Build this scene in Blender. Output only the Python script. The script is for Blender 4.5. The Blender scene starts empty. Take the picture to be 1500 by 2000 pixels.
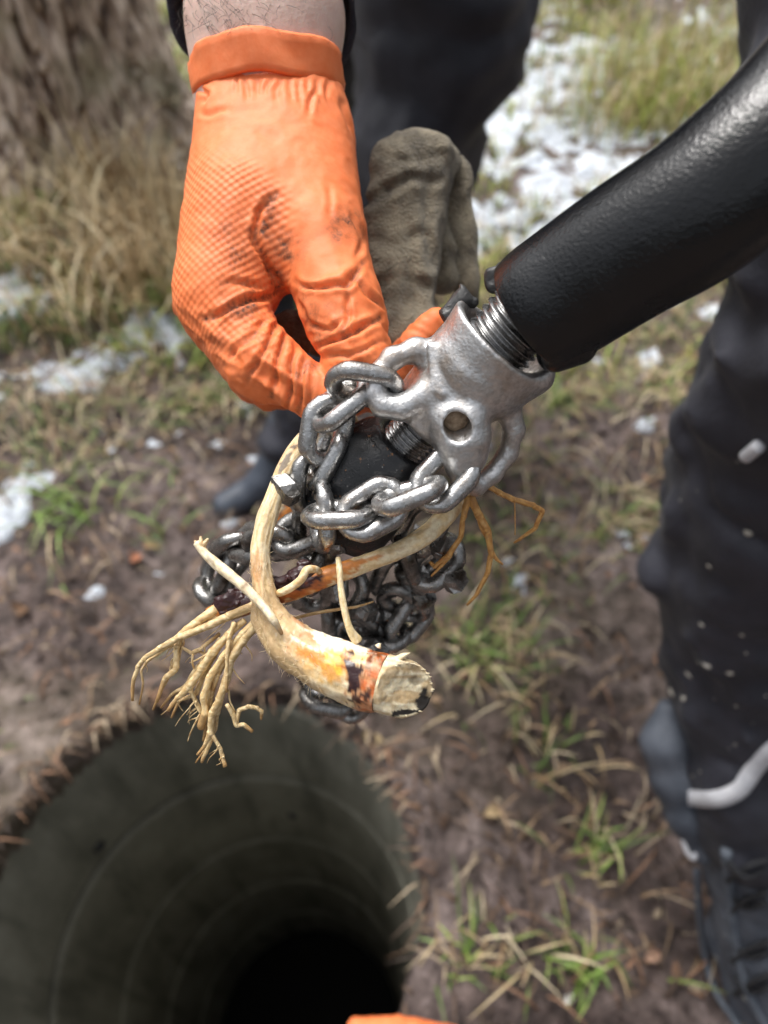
import bpy, math, random
import numpy as np
from mathutils import Vector, Matrix

random.seed(7)
RNG = np.random.default_rng(7)
SC = bpy.context.scene
COL = SC.collection

# ------------------------------------------------------------------ camera, sky, sun, exposure
H, PITCH, FPX = 1.4, math.radians(50), 1400.0          # camera height, downward pitch, focal length in px of the 1500x2000 frame
cam_data = bpy.data.cameras.new('camera')
cam = bpy.data.objects.new('camera', cam_data)
COL.objects.link(cam)
cam.location = (0, 0, H)
cam.rotation_euler = (math.pi / 2 - PITCH, 0, 0)
cam_data.sensor_fit = 'VERTICAL'
cam_data.sensor_height = 36.0
cam_data.lens = 36.0 * FPX / 2000.0
cam_data.clip_start = 0.01
cam_data.clip_end = 500
cam_data.dof.use_dof = True
cam_data.dof.focus_distance = 0.308
cam_data.dof.aperture_fstop = 5.6
SC.camera = cam

SUN_EL, SUN_AZ = 62, -35       # azimuth in degrees from +Y towards +X
world = bpy.data.worlds.new('World')
SC.world = world
world.use_nodes = True
wn = world.node_tree.nodes
wl = world.node_tree.links
bg = wn['Background']
sky = wn.new('ShaderNodeTexSky')
sky.sky_type = 'NISHITA'
sky.sun_disc = False
sky.sun_elevation = math.radians(SUN_EL)
sky.sun_rotation = math.radians(SUN_AZ)
sky.air_density = 1.0
sky.dust_density = 6.0
sky.ozone_density = 1.0
hs = wn.new('ShaderNodeHueSaturation')
hs.inputs['Saturation'].default_value = 0.22
wl.new(sky.outputs[0], hs.inputs['Color'])
wl.new(hs.outputs[0], bg.inputs['Color'])
bg.inputs['Strength'].default_value = 0.125
sun_data = bpy.data.lights.new('sun', 'SUN')
sun_data.energy = 1.5
sun_data.angle = math.radians(22)
sun_data.color = (1.0, 0.97, 0.93)
sun = bpy.data.objects.new('sun', sun_data)
COL.objects.link(sun)
_az, _el = math.radians(SUN_AZ), math.radians(SUN_EL)
sun_dir = Vector((math.sin(_az) * math.cos(_el), math.cos(_az) * math.cos(_el), math.sin(_el)))
sun.rotation_euler = sun_dir.to_track_quat('Z', 'Y').to_euler()
sun.location = (0, 0, 6)

vs = SC.view_settings
vs.view_transform = 'Standard'
vs.look = 'None'
vs.exposure = 0.84
vs.gamma = 1.0
vs.use_curve_mapping = False

# ------------------------------------------------------------------ coordinates
CAMV = np.array([0, 0, H])
RM = np.array([[1, 0, 0],
               [0, math.sin(PITCH), -math.cos(PITCH)],
               [0, math.cos(PITCH), math.sin(PITCH)]])     # columns: right, up, back


def K(x, y, d):
    """metres in the viewing frame (right, up, towards viewer) of a point seen at (x, y) at distance d"""
    return np.array([(x - 750) / FPX * d, -(y - 1000) / FPX * d, -d])


def W(p):
    return np.asarray(p, float) @ RM.T + CAMV


def C(x, y, d):
    return W(K(x, y, d))


def G(x, y, z=0.0):
    v = RM @ np.array([(x - 750) / FPX, -(y - 1000) / FPX, -1.0])
    t = (z - H) / v[2]
    return CAMV + v * t


def to_px(wp):
    """where a world point stands in the 1500x2000 frame (used to find things again while building)"""
    q = (np.asarray(wp) - CAMV) @ RM
    return np.stack([750 + FPX * q[..., 0] / -q[..., 2], 1000 - FPX * q[..., 1] / -q[..., 2]], -1)


# ------------------------------------------------------------------ noise
def vnoise(p, seed=0):
    p = np.asarray(p, float)
    i = np.floor(p).astype(np.int64)
    f = p - i
    f = f * f * f * (f * (f * 6 - 15) + 10)

    def hsh(a, b, c):
        n = (a * 374761393 + b * 668265263 + c * 2147483647 + seed * 974711) & 0xFFFFFFFF
        n = ((n ^ (n >> 13)) * 1274126177) & 0xFFFFFFFF
        n = ((n ^ (n >> 16)) * 2246822519) & 0xFFFFFFFF
        return ((n ^ (n >> 15)) & 0xFFFFFF) / 8388607.5 - 1.0
    r = 0
    for dx in (0, 1):
        wx = f[..., 0] if dx else 1 - f[..., 0]
        for dy in (0, 1):
            wy = f[..., 1] if dy else 1 - f[..., 1]
            for dz in (0, 1):
                wz = f[..., 2] if dz else 1 - f[..., 2]
                r = r + wx * wy * wz * hsh(i[..., 0] + dx, i[..., 1] + dy, i[..., 2] + dz)
    return r


def fbm(p, octv=4, seed=0, gain=0.5):
    p = np.asarray(p, float)
    a, s, r = 1.0, 1.0, 0
    for o in range(octv):
        r = r + a * vnoise(p * s + o * 17.3, seed + o)
        a *= gain
        s *= 2.03
    return r


def sstep(a, b, x):
    t = np.clip((x - a) / (b - a), 0, 1)
    return t * t * (3 - 2 * t)


# ------------------------------------------------------------------ mesh helpers
def fast_mesh(name, v, f, smooth=True):
    me = bpy.data.meshes.new(name)
    v = np.asarray(v, np.float32)
    f = [np.asarray(g, np.int32) for g in (f if isinstance(f, list) else [f]) if len(g)]
    me.vertices.add(len(v))
    me.vertices.foreach_set('co', v.ravel())
    nl = sum(g.size for g in f)
    me.loops.add(nl)
    me.loops.foreach_set('vertex_index', np.concatenate([g.ravel() for g in f]))
    tot = np.concatenate([np.full(len(g), g.shape[1], np.int32) for g in f])
    me.polygons.add(len(tot))
    me.polygons.foreach_set('loop_start', np.concatenate([[0], np.cumsum(tot)[:-1]]).astype(np.int32))
    me.polygons.foreach_set('loop_total', tot)
    me.polygons.foreach_set('use_smooth', np.full(len(tot), smooth, bool))
    me.update(calc_edges=True)
    me.validate()
    return me


def set_col(me, col, name='Col'):
    a = me.color_attributes.new(name, 'FLOAT_COLOR', 'POINT')
    c = np.ones((len(me.vertices), 4), np.float32)
    c[:, :3] = col
    a.data.foreach_set('color', c.ravel())


def set_val(me, val, name):
    a = me.attributes.new(name, 'FLOAT', 'POINT')
    a.data.foreach_set('value', np.asarray(val, np.float32))


def link(name, me, mat=None, parent=None, **props):
    o = bpy.data.objects.new(name, me)
    COL.objects.link(o)
    if mat is not None and len(me.materials) == 0:
        me.materials.append(mat)
    if parent is not None:
        o.parent = parent
        o.matrix_parent_inverse = Matrix.Translation(-Vector(ROOT[parent.name]))
        ROOT[o.name] = ROOT[parent.name]
    else:
        ROOT[o.name] = (0, 0, 0)
    for k, x in props.items():
        o[k] = x
    return o


ROOT = {}


def sub(name, me, mat, parent):
    """part of a part: its parent stands at the origin of the thing's own frame"""
    o = bpy.data.objects.new(name, me)
    COL.objects.link(o)
    if mat is not None and len(me.materials) == 0:
        me.materials.append(mat)
    o.parent = parent
    return o


def thing(name, label, cat, loc, group=None):
    o = bpy.data.objects.new(name, None)
    o.empty_display_size = 0.03
    COL.objects.link(o)
    o.location = tuple(loc)
    ROOT[o.name] = tuple(loc)
    o['label'] = label
    o['category'] = cat
    if group:
        o['group'] = group
    return o


# ------------------------------------------------------------------ implicit surfaces
def surface_nets(f, lo, h):
    s = f < 0
    n = np.array(f.shape) - 1
    cnt = np.zeros(n, np.int8)
    cs = [(i, j, k) for i in (0, 1) for j in (0, 1) for k in (0, 1)]
    sl = lambda i, j, k: (slice(i, n[0] + i), slice(j, n[1] + j), slice(k, n[2] + k))
    for c in cs:
        cnt += s[sl(*c)]
    act = (cnt > 0) & (cnt < 8)
    ids = np.argwhere(act)
    idx = -np.ones(n, np.int64)
    idx[act] = np.arange(len(ids))
    vals = {c: f[ids[:, 0] + c[0], ids[:, 1] + c[1], ids[:, 2] + c[2]] for c in cs}
    acc = np.zeros((len(ids), 3))
    num = np.zeros(len(ids))
    for a in cs:
        for ax in range(3):
            if a[ax]:
                continue
            b = list(a)
            b[ax] = 1
            b = tuple(b)
            m = (vals[a] < 0) != (vals[b] < 0)
            t = np.where(m, vals[a] / np.where(m, vals[a] - vals[b], 1), 0)
            p = np.repeat(np.array([a], float), len(ids), 0)
            p[:, ax] += t
            acc += p * m[:, None]
            num += m
    v = (ids + acc / num[:, None]) * h + lo
    quads = []
    for ax in range(3):
        u, w = (ax + 1) % 3, (ax + 2) % 3
        s0 = [slice(None)] * 3
        s1 = [slice(None)] * 3
        s0[ax] = slice(0, -1)
        s1[ax] = slice(1, None)
        ch = s[tuple(s0)] != s[tuple(s1)]
        e = np.argwhere(ch)
        ok = (e[:, u] > 0) & (e[:, w] > 0) & (e[:, u] < n[u]) & (e[:, w] < n[w])
        e = e[ok]
        ins = s[tuple(e.T)]
        q = []
        for du, dw in ((-1, -1), (0, -1), (0, 0), (-1, 0)):
            c = e.copy()
            c[:, u] += du
            c[:, w] += dw
            q.append(idx[tuple(c.T)])
        q = np.stack(q, 1)
        q[~ins] = q[~ins][:, ::-1]
        quads.append(q)
    return v, np.concatenate(quads)


class SDF:
    """a list of soft-joined tapered capsules and cuts, in whatever frame the points are given"""

    def __init__(self, k=0.004):
        self.ops = []
        self.k = k
        self.lo = np.full(3, 1e9)
        self.hi = np.full(3, -1e9)

    def cap(self, a, b, ra, rb=None, k=None, cut=False, flat=None):
        rb = ra if rb is None else rb
        a, b = np.asarray(a, float), np.asarray(b, float)
        self.ops.append(('cap', a, b, ra, rb, self.k if k is None else k, cut, flat))
        if not cut:
            for p, r in ((a, ra), (b, rb)):
                self.lo = np.minimum(self.lo, p - r)
                self.hi = np.maximum(self.hi, p + r)
        return self

    def chain(self, pts, rad, k=None, flat=None):
        for i in range(len(pts) - 1):
            self.cap(pts[i], pts[i + 1], rad[i], rad[i + 1], k, flat=flat)
        return self

    def cyl(self, a, b, ra, rb=None, rnd=0.001, k=None, cut=False):
        rb = ra if rb is None else rb
        a, b = np.asarray(a, float), np.asarray(b, float)
        self.ops.append(('cyl', a, b, ra, rb, self.k if k is None else k, cut, rnd))
        if not cut:
            for p, r in ((a, ra), (b, rb)):
                self.lo = np.minimum(self.lo, p - r)
                self.hi = np.maximum(self.hi, p + r)
        return self

    def eval(self, P):
        d = None
        for kind, a, b, ra, rb, k, cut, ex in self.ops:
            ba = b - a
            L2 = ba @ ba
            pa = P - a
            t = (pa @ ba) / L2
            if kind == 'cap':
                tc = np.clip(t, 0, 1)
                q = pa - tc[..., None] * ba
                if ex is not None:        # flattened along a direction by a factor
                    n, fac = ex
                    dn = q @ n
                    q = q + (dn * (fac - 1))[..., None] * n
                x = np.sqrt((q * q).sum(-1)) - (ra + (rb - ra) * tc)
            else:
                L = math.sqrt(L2)
                q = pa - t[..., None] * ba
                rr = np.sqrt((q * q).sum(-1)) - (ra + (rb - ra) * np.clip(t, 0, 1)) + ex
                ll = np.abs(t - 0.5) * L - L / 2 + ex
                x = np.minimum(np.maximum(rr, ll), 0) + np.sqrt(np.maximum(rr, 0) ** 2 + np.maximum(ll, 0) ** 2) - ex
            if d is None:
                d = x
            elif cut:
                hh = np.clip(0.5 - 0.5 * (d + x) / k, 0, 1)
                d = d * (1 - hh) - x * hh + k * hh * (1 - hh)
            else:
                hh = np.clip(0.5 + 0.5 * (d - x) / k, 0, 1)
                d = d * (1 - hh) + x * hh - k * hh * (1 - hh)
        return d

    def mesh(self, h, pad=0.03, extra=None, lo=None, hi=None):
        lo = (self.lo - pad) if lo is None else np.maximum(self.lo - pad, lo)
        hi = (self.hi + pad) if hi is None else np.minimum(self.hi + pad, hi)
        ax = [np.arange(lo[i], hi[i] + h, h) for i in range(3)]
        P = np.stack(np.meshgrid(*ax, indexing='ij'), -1)
        f = self.eval(P)
        if extra is not None:
            f = extra(P, f)
        return surface_nets(f, lo, h)


def normals(v, q):
    if q.shape[1] == 4:
        n = np.cross(v[q[:, 2]] - v[q[:, 0]], v[q[:, 3]] - v[q[:, 1]])
    else:
        n = np.cross(v[q[:, 1]] - v[q[:, 0]], v[q[:, 2]] - v[q[:, 0]])
    o = np.zeros_like(v)
    for i in range(q.shape[1]):
        np.add.at(o, q[:, i], n)
    return o / np.maximum(np.linalg.norm(o, axis=1), 1e-12)[:, None]


def relax(v, q, it=2, lam=0.5):
    e = np.concatenate([np.stack([q[:, i], q[:, (i + 1) % 4]], 1) for i in range(4)])
    for _ in range(it):
        s = np.zeros_like(v)
        c = np.zeros(len(v))
        for a, b in ((0, 1), (1, 0)):
            np.add.at(s, e[:, a], v[e[:, b]])
            np.add.at(c, e[:, a], 1)
        v = v + lam * (s / np.maximum(c, 1)[:, None] - v)
    return v


def seg_dist(p, pts):
    """distance of 2-D points to a polyline, and how far along it (0..1)"""
    pts = np.asarray(pts, float)
    best = np.full(len(p), 1e9)
    along = np.zeros(len(p))
    m = len(pts) - 1
    for i in range(m):
        a, b = pts[i], pts[i + 1]
        ba = b - a
        t = np.clip(((p - a) @ ba) / (ba @ ba), 0, 1)
        d = np.linalg.norm(p - a - t[:, None] * ba, axis=1)
        w = d < best
        best[w] = d[w]
        along[w] = (i + t[w]) / m
    return best, along


def catmull(pts, per=8):
    pts = np.asarray(pts, float)
    P = np.concatenate([[2 * pts[0] - pts[1]], pts, [2 * pts[-1] - pts[-2]]])
    out = []
    for i in range(1, len(P) - 2):
        p0, p1, p2, p3 = P[i - 1:i + 3]
        for t in np.arange(per) / per:
            out.append(0.5 * ((2 * p1) + (-p0 + p2) * t + (2 * p0 - 5 * p1 + 4 * p2 - p3) * t * t + (-p0 + 3 * p1 - 3 * p2 + p3) * t ** 3))
    out.append(P[-2])
    return np.array(out)


def sweep(pts, rad, nseg=12, per=8, cap=True, wob=0.0, seed=0, nfreq=200):
    """tube along a smooth curve; pts in world metres; returns verts, quads, ring parameter, angle"""
    c = catmull(np.c_[np.asarray(pts, float), np.asarray(rad, float)], per)
    r = np.maximum(c[:, 3], 1e-5)
    c = c[:, :3]
    n = len(c)
    T = np.gradient(c, axis=0)
    T /= np.linalg.norm(T, axis=1)[:, None] + 1e-12
    up = np.array([0, 0, 1.0]) if abs(T[0][2]) < 0.9 else np.array([1.0, 0, 0])
    N = np.cross(T[0], up)
    N /= np.linalg.norm(N)
    v = []
    ang = np.arange(nseg) / nseg * 2 * math.pi
    for i in range(n):
        N = N - T[i] * (N @ T[i])
        N /= np.linalg.norm(N)
        B = np.cross(T[i], N)
        v.append(c[i] + r[i] * (np.cos(ang)[:, None] * N + np.sin(ang)[:, None] * B))
    v = np.array(v)
    if wob:
        d = fbm(v * nfreq, 3, seed)
        v = c[:, None] + (v - c[:, None]) * (1 + wob * d[..., None])
    v = v.reshape(-1, 3)
    i, j = np.meshgrid(np.arange(n - 1), np.arange(nseg), indexing='ij')
    a = i * nseg + j
    b = i * nseg + (j + 1) % nseg
    q = np.stack([a, b, b + nseg, a + nseg], -1).reshape(-1, 4)
    ring = np.repeat(np.arange(n) / (n - 1), nseg)
    angs = np.tile(ang, n)
    f = [q]
    if cap:
        v = np.concatenate([v, [c[0] - T[0] * r[0] * 0.35], [c[-1] + T[-1] * r[-1] * 0.35]])
        k = np.arange(nseg)
        s, e = n * nseg, n * nseg + 1
        f.append(np.concatenate([np.stack([np.full(nseg, s), (k + 1) % nseg, k], 1),
                                 np.stack([np.full(nseg, e), (n - 1) * nseg + k, (n - 1) * nseg + (k + 1) % nseg], 1)]))
        ring = np.concatenate([ring, [0, 1]])
        angs = np.concatenate([angs, [0, 0]])
    return v, f, ring, angs


def box_vf(c, ax, ay, az):
    """box from a centre and three half-axis vectors"""
    v = []
    for k in (-1, 1):
        for j in (-1, 1):
            for i in (-1, 1):
                v.append(np.asarray(c) + i * np.asarray(ax) + j * np.asarray(ay) + k * np.asarray(az))
    return np.array(v), np.array([[0, 2, 3, 1], [4, 5, 7, 6], [0, 1, 5, 4], [2, 6, 7, 3], [0, 4, 6, 2], [1, 3, 7, 5]])


# ------------------------------------------------------------------ materials
class Mat:
    def __init__(self, name, base=(0.5, 0.5, 0.5), rough=0.5, metal=0.0, **kw):
        self.m = bpy.data.materials.new(name)
        self.m.use_nodes = True
        self.t = self.m.node_tree
        self.b = self.t.nodes['Principled BSDF']
        self.b.inputs['Base Color'].default_value = (*base, 1)
        self.b.inputs['Roughness'].default_value = rough
        self.b.inputs['Metallic'].default_value = metal
        for k, x in kw.items():
            self.b.inputs[k.replace('_', ' ')].default_value = x
        self.bump = None

    def n(self, typ, **inp):
        nd = self.t.nodes.new(typ)
        for k, x in inp.items():
            k = k.replace('_', ' ')
            if hasattr(x, 'is_output'):
                self.t.links.new(x, nd.inputs[k])
            else:
                nd.inputs[k].default_value = x
        return nd

    def coord(self, kind='Object'):
        return self.n('ShaderNodeTexCoord').outputs[kind]

    def geo(self):
        return self.n('ShaderNodeNewGeometry').outputs['Position']

    def noise(self, scale, detail=4.0, rough=0.55, vec=None, stretch=None):
        vec = self.geo() if vec is None else vec
        if stretch:
            mp = self.n('ShaderNodeMapping', Vector=vec)
            mp.inputs['Scale'].default_value = stretch
            vec = mp.outputs[0]
        return self.n('ShaderNodeTexNoise', Vector=vec, Scale=scale, Detail=detail, Roughness=rough).outputs['Fac']

    def ramp(self, fac, stops):
        nd = self.t.nodes.new('ShaderNodeValToRGB')
        self.t.links.new(fac, nd.inputs[0])
        el = nd.color_ramp.elements
        while len(el) < len(stops):
            el.new(0.5)
        for e, (p, c) in zip(el, stops):
            e.position = p
            e.color = (*c, 1) if len(c) == 3 else c
        return nd.outputs[0]

    def mix(self, fac, a, b, mode='MIX'):
        nd = self.t.nodes.new('ShaderNodeMix')
        nd.data_type = 'RGBA'
        nd.blend_type = mode
        for s, x in ((nd.inputs[0], fac), (nd.inputs[6], a), (nd.inputs[7], b)):
            if hasattr(x, 'is_output'):
                self.t.links.new(x, s)
            elif isinstance(x, (tuple, list)):
                s.default_value = (*x, 1) if len(x) == 3 else x
            else:
                s.default_value = x
        return nd.outputs[2]

    def math(self, op, a, b=None):
        nd = self.t.nodes.new('ShaderNodeMath')
        nd.operation = op
        for s, x in ((nd.inputs[0], a), (nd.inputs[1], b)):
            if x is None:
                continue
            if hasattr(x, 'is_output'):
                self.t.links.new(x, s)
            else:
                s.default_value = x
        return nd.outputs[0]

    def attr(self, name, out='Color'):
        nd = self.t.nodes.new('ShaderNodeAttribute')
        nd.attribute_name = name
        return nd.outputs[out]

    def color(self, sock):
        self.t.links.new(sock, self.b.inputs['Base Color'])
        return self

    def set(self, name, sock):
        self.t.links.new(sock, self.b.inputs[name])
        return self

    def add_bump(self, hgt, dist=0.001, strength=1.0):
        nd = self.n('ShaderNodeBump', Strength=strength, Distance=dist, Height=hgt)
        if self.bump is not None:
            self.t.links.new(self.bump, nd.inputs['Normal'])
        self.bump = nd.outputs[0]
        self.t.links.new(self.bump, self.b.inputs['Normal'])
        return self


def m_mud():
    m = Mat('mud', rough=0.6)
    n1 = m.noise(3.0, 6, 0.6)
    n2 = m.noise(26.0, 6, 0.65)
    c1 = m.ramp(n1, [(0.34, (0.045, 0.031, 0.026)), (0.50, (0.125, 0.098, 0.088)), (0.64, (0.25, 0.215, 0.205))])
    c2 = m.ramp(n2, [(0.34, (0.20, 0.16, 0.14)), (0.50, (0.62, 0.58, 0.55)), (0.66, (1.15, 1.10, 1.06))])
    c = m.mix(1.0, c1, c2, 'MULTIPLY')
    c = m.mix(m.ramp(m.noise(1.3, 3), [(0.48, (0, 0, 0)), (0.70, (0.35, 0.35, 0.35))]), c, (0.125, 0.11, 0.042))
    m.color(m.mix(1.0, c, (1.30, 1.25, 1.28), 'MULTIPLY'))
    m.set('Roughness', m.ramp(m.noise(7, 3), [(0.35, (0.38,) * 3), (0.65, (0.8,) * 3)]))
    m.add_bump(n2, 0.035, 0.9)
    m.add_bump(m.noise(120, 3), 0.006, 0.8)
    return m.m


def m_vcol(name, rough=0.6, bump=None, **kw):
    m = Mat(name, rough=rough, **kw)
    m.color(m.attr('Col'))
    if bump:
        m.add_bump(m.noise(bump[0], 3), bump[1], 0.7)
    return m.m


def m_snow():
    m = Mat('snow', (0.80, 0.83, 0.86), 0.7)
    m.b.inputs['Subsurface Weight'].default_value = 0.2
    m.b.inputs['Subsurface Radius'].default_value = (0.01, 0.012, 0.015)
    n = m.noise(30, 5)
    m.color(m.ramp(n, [(0.32, (0.36, 0.39, 0.44)), (0.60, (0.60, 0.645, 0.70))]))
    m.add_bump(n, 0.02, 0.8)
    return m.m


def m_bark():
    m = Mat('bark', rough=0.85)
    g = m.geo()
    n = m.noise(22, 5, 0.6, g, (1, 1, 0.3))
    c = m.ramp(n, [(0.36, (0.085, 0.055, 0.042)), (0.47, (0.46, 0.345, 0.265)), (0.60, (0.80, 0.67, 0.56))])
    c = m.mix(m.ramp(m.noise(5, 3), [(0.5, (0, 0, 0)), (0.7, (0.5,) * 3)]), c, (0.19, 0.20, 0.10))
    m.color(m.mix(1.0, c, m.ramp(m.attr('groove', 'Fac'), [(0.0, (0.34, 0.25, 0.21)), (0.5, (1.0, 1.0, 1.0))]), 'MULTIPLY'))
    m.add_bump(n, 0.02, 0.9)
    m.add_bump(m.noise(120, 3), 0.003, 0.7)
    return m.m


def m_concrete():
    m = Mat('concrete', rough=0.8)
    n = m.noise(7, 6, 0.65, None, (1, 1, .45))
    c = m.ramp(n, [(0.3, (0.13, 0.126, 0.096)), (0.7, (0.31, 0.30, 0.245))])
    m.color(m.mix(m.ramp(m.noise(16, 5, .6, None, (1, 1, .12)), [(0.52, (0,) * 3), (0.68, (.55,) * 3)]), c, (0.055, 0.055, 0.038)))
    m.add_bump(m.noise(90, 4), 0.003, 0.6)
    return m.m


def m_steel(name, base=(0.62, 0.62, 0.61), rough=0.33, grime=0.55, brown=(0.20, 0.13, 0.08), bscale=900.0, bdist=0.00025, big=0.0004):
    m = Mat(name, base, rough, 1.0)
    g = m.geo()
    n1 = m.noise(140, 5, 0.6, g)
    n2 = m.noise(420, 4, 0.6, g)
    dirt = m.ramp(n1, [(0.50, (0,) * 3), (0.72, (grime,) * 3)])
    c = m.ramp(n2, [(0.3, tuple(x * 0.62 for x in base)), (0.62, base)])
    big_dirt = m.ramp(m.noise(48, 5, .65, g), [(0.50, (0,) * 3), (0.68, (grime,) * 3)])
    c = m.mix(big_dirt, c, tuple(x * 1.5 for x in brown))
    m.color(m.mix(dirt, c, brown))
    if bdist:
        m.add_bump(m.noise(260, 3, .6, g, (1, .12, 1)), bdist * .8, .5)
    m.set('Roughness', m.ramp(n2, [(0.3, (rough + 0.18,) * 3), (0.7, (rough - 0.08,) * 3)]))
    m.set('Metallic', m.ramp(n1, [(0.52, (1,) * 3), (0.75, (1 - grime * 0.8,) * 3)]))
    if bdist:
        m.add_bump(m.noise(bscale, 3, 0.5, g), bdist, 0.8)
        m.add_bump(n1, big, 0.7)
    return m.m


def m_black(name, base, rough, bscale, bdist, rust=0.0, coat=0.0):
    m = Mat(name, base, rough)
    g = m.geo()
    n = m.noise(bscale, 3, 0.5, g)
    b2 = tuple(x * 1.9 for x in base)
    c = m.ramp(m.noise(60, 5, 0.6, g), [(0.35, base), (0.7, b2)])
    if rust:
        c = m.mix(m.ramp(m.noise(330, 3, 0.5, g), [(0.66, (0,) * 3), (0.72, (rust,) * 3)]), c, (0.22, 0.10, 0.035))
        c = m.mix(m.ramp(m.noise(700, 2, 0.5, g), [(0.68, (0,) * 3), (0.74, (rust * 0.6,) * 3)]), c, (0.30, 0.29, 0.28))
    m.color(c)
    m.set('Roughness', m.ramp(m.noise(35, 4, 0.5, g), [(0.3, (rough - 0.07,) * 3), (0.7, (rough + 0.10,) * 3)]))
    m.b.inputs['Coat Weight'].default_value = coat
    m.b.inputs['Coat Roughness'].default_value = 0.25
    m.add_bump(n, bdist, 0.7)
    m.add_bump(m.ramp(m.noise(330, 2, .5, g), [(.55, (0,) * 3), (.75, (1,) * 3)]), bdist * .45, 0.45)
    return m.m


def m_glove():
    m = Mat('orange_nitrile', (0.84, 0.215, 0.035), 0.55, Specular_IOR_Level=0.35)
    m.b.inputs['Subsurface Weight'].default_value = 0.12
    m.b.inputs['Subsurface Radius'].default_value = (0.006, 0.002, 0.0008)
    m.b.inputs['Subsurface Scale'].default_value = 0.6
    u = m.attr('gu', 'Fac')
    v = m.attr('gv', 'Fac')
    grip = m.attr('grip', 'Fac')
    k = 2 * math.pi / 0.0047
    a = m.math('COSINE', m.math('MULTIPLY', u, k))
    b = m.math('COSINE', m.math('MULTIPLY', v, k * 1.15))
    dia = m.math('MULTIPLY', a, b)
    dia = m.math('MULTIPLY', dia, grip)
    dirt = m.attr('dirt', 'Fac')
    gr = m.noise(900, 3)
    gr2 = m.noise(160, 4)
    base = m.mix(m.ramp(gr2, [(0.3, (0,) * 3), (0.7, (1,) * 3)]), (0.79, 0.182, 0.050), (0.85, 0.235, 0.085))
    dm = m.math('MULTIPLY', dirt, m.ramp(gr, [(0.30, (0.5,) * 3), (0.62, (1,) * 3)]))
    pit = m.math('MULTIPLY', m.math('MAXIMUM', m.math('MULTIPLY', dia, -1.0), 0.0), m.math('ADD', 0.07, m.math('MULTIPLY', dirt, 0.55)))
    dm = m.math('MINIMUM', m.math('ADD', m.math('MULTIPLY', dm, 0.9), pit), 0.93)
    m.color(m.mix(dm, base, (0.085, 0.042, 0.026)))
    m.add_bump(dia, 0.00026, 1.0)
    m.add_bump(m.noise(650, 3), 0.00018, 0.5)
    return m.m


def m_cloth(name, base, var, scale, bdist, rough=0.9, fuzz=0.0):
    m = Mat(name, base, rough)
    g = m.geo()
    n = m.noise(scale, 5, 0.65, g)
    m.color(m.ramp(n, [(0.3, base), (0.7, var)]))
    m.b.inputs['Sheen Weight'].default_value = fuzz
    m.add_bump(m.noise(scale * 14, 3, 0.6, g), bdist, 0.9)
    return m.m


def m_skin():
    m = Mat('skin', (0.66, 0.44, 0.36), 0.5)
    m.b.inputs['Subsurface Weight'].default_value = 0.25
    m.b.inputs['Subsurface Radius'].default_value = (0.008, 0.003, 0.0015)
    g = m.geo()
    m.color(m.ramp(m.noise(60, 5, 0.6, g), [(0.3, (0.60, 0.39, 0.32)), (0.7, (0.74, 0.56, 0.48))]))
    m.add_bump(m.noise(500, 4, 0.6, g), 0.0004, 0.8)
    return m.m


def m_root():
    m = Mat('root_wood', rough=0.55)
    c = m.attr('Col')
    g = m.geo()
    n = m.noise(500, 4, 0.6, g)
    c = m.mix(1.0, c, m.ramp(n, [(0.28, (0.80, 0.72, 0.60)), (0.62, (1.06, 1.04, 1.0))]), 'MULTIPLY')
    sp = m.ramp(m.noise(1300, 2, 0.5, g), [(0.72, (0,) * 3), (0.78, (0.55,) * 3)])
    m.color(m.mix(sp, c, (0.10, 0.06, 0.035)))
    m.b.inputs['Subsurface Weight'].default_value = 0.12
    m.b.inputs['Subsurface Radius'].default_value = (0.004, 0.0025, 0.001)
    m.set('Roughness', m.attr('wet', 'Fac'))
    m.add_bump(n, 0.0004, 0.7)
    return m.m


MUD = m_mud()
SNOW = m_snow()
BARK = m_bark()
CONC = m_concrete()
GRASS = m_vcol('grass_blades', 0.55)
LITTER = m_vcol('litter', 0.75)
STEEL = m_steel('forged_steel', (0.56, 0.56, 0.555), 0.25, 0.75, (0.11, 0.08, 0.055))
STEEL_HUB = m_steel('cast_steel', (0.74, 0.735, 0.73), 0.36, 0.6, (0.24, 0.175, 0.12), 800, 0.0003, 0.00025)
STEEL_DARK = m_steel('worn_steel', (0.40, 0.395, 0.385), 0.27, 0.95, (0.035, 0.028, 0.020))
THREAD = m_steel('oiled_thread', (0.40, 0.40, 0.40), 0.20, 0.3, (0.10, 0.08, 0.06), 900, 0.0)
BLACKP = m_black('black_paint', (0.0026, 0.003, 0.0038), 0.19, 780, 0.00038, 0.0, 0.0)
BLACKN = m_black('black_oxide', (0.007, 0.0075, 0.0085), 0.26, 1100, 0.0004, 0.85)
RUBBER = m_black('torn_rubber', (0.02, 0.02, 0.02), 0.45, 300, 0.0008, 0.5)
GLOVE = m_glove()
KHAKI = m_cloth('khaki_textile', (0.060, 0.047, 0.030), (0.34, 0.29, 0.20), 45, 0.0034, 0.95, 0.2)
NAVY = m_cloth('navy_work_cloth', (0.010, 0.011, 0.018), (0.030, 0.031, 0.044), 14, 0.0012, 0.62, 0.06)
SLEEVE = m_cloth('navy_knit', (0.010, 0.012, 0.026), (0.026, 0.028, 0.048), 60, 0.0012, 0.9, 0.15)
BOOT = m_cloth('boot_leather', (0.03, 0.038, 0.055), (0.085, 0.098, 0.125), 22, 0.0006, 0.42)
PIPING = m_cloth('reflective_piping', (0.50, 0.51, 0.55), (0.72, 0.73, 0.76), 90, 0.0004, 0.5)
LACE = m_cloth('boot_lace', (0.012, 0.013, 0.016), (0.03, 0.031, 0.035), 200, 0.0006, 0.8)
DUSTY = m_cloth('dusty_boot', (0.026, 0.034, 0.050), (0.13, 0.145, 0.175), 12, 0.0012, 0.6)
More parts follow.
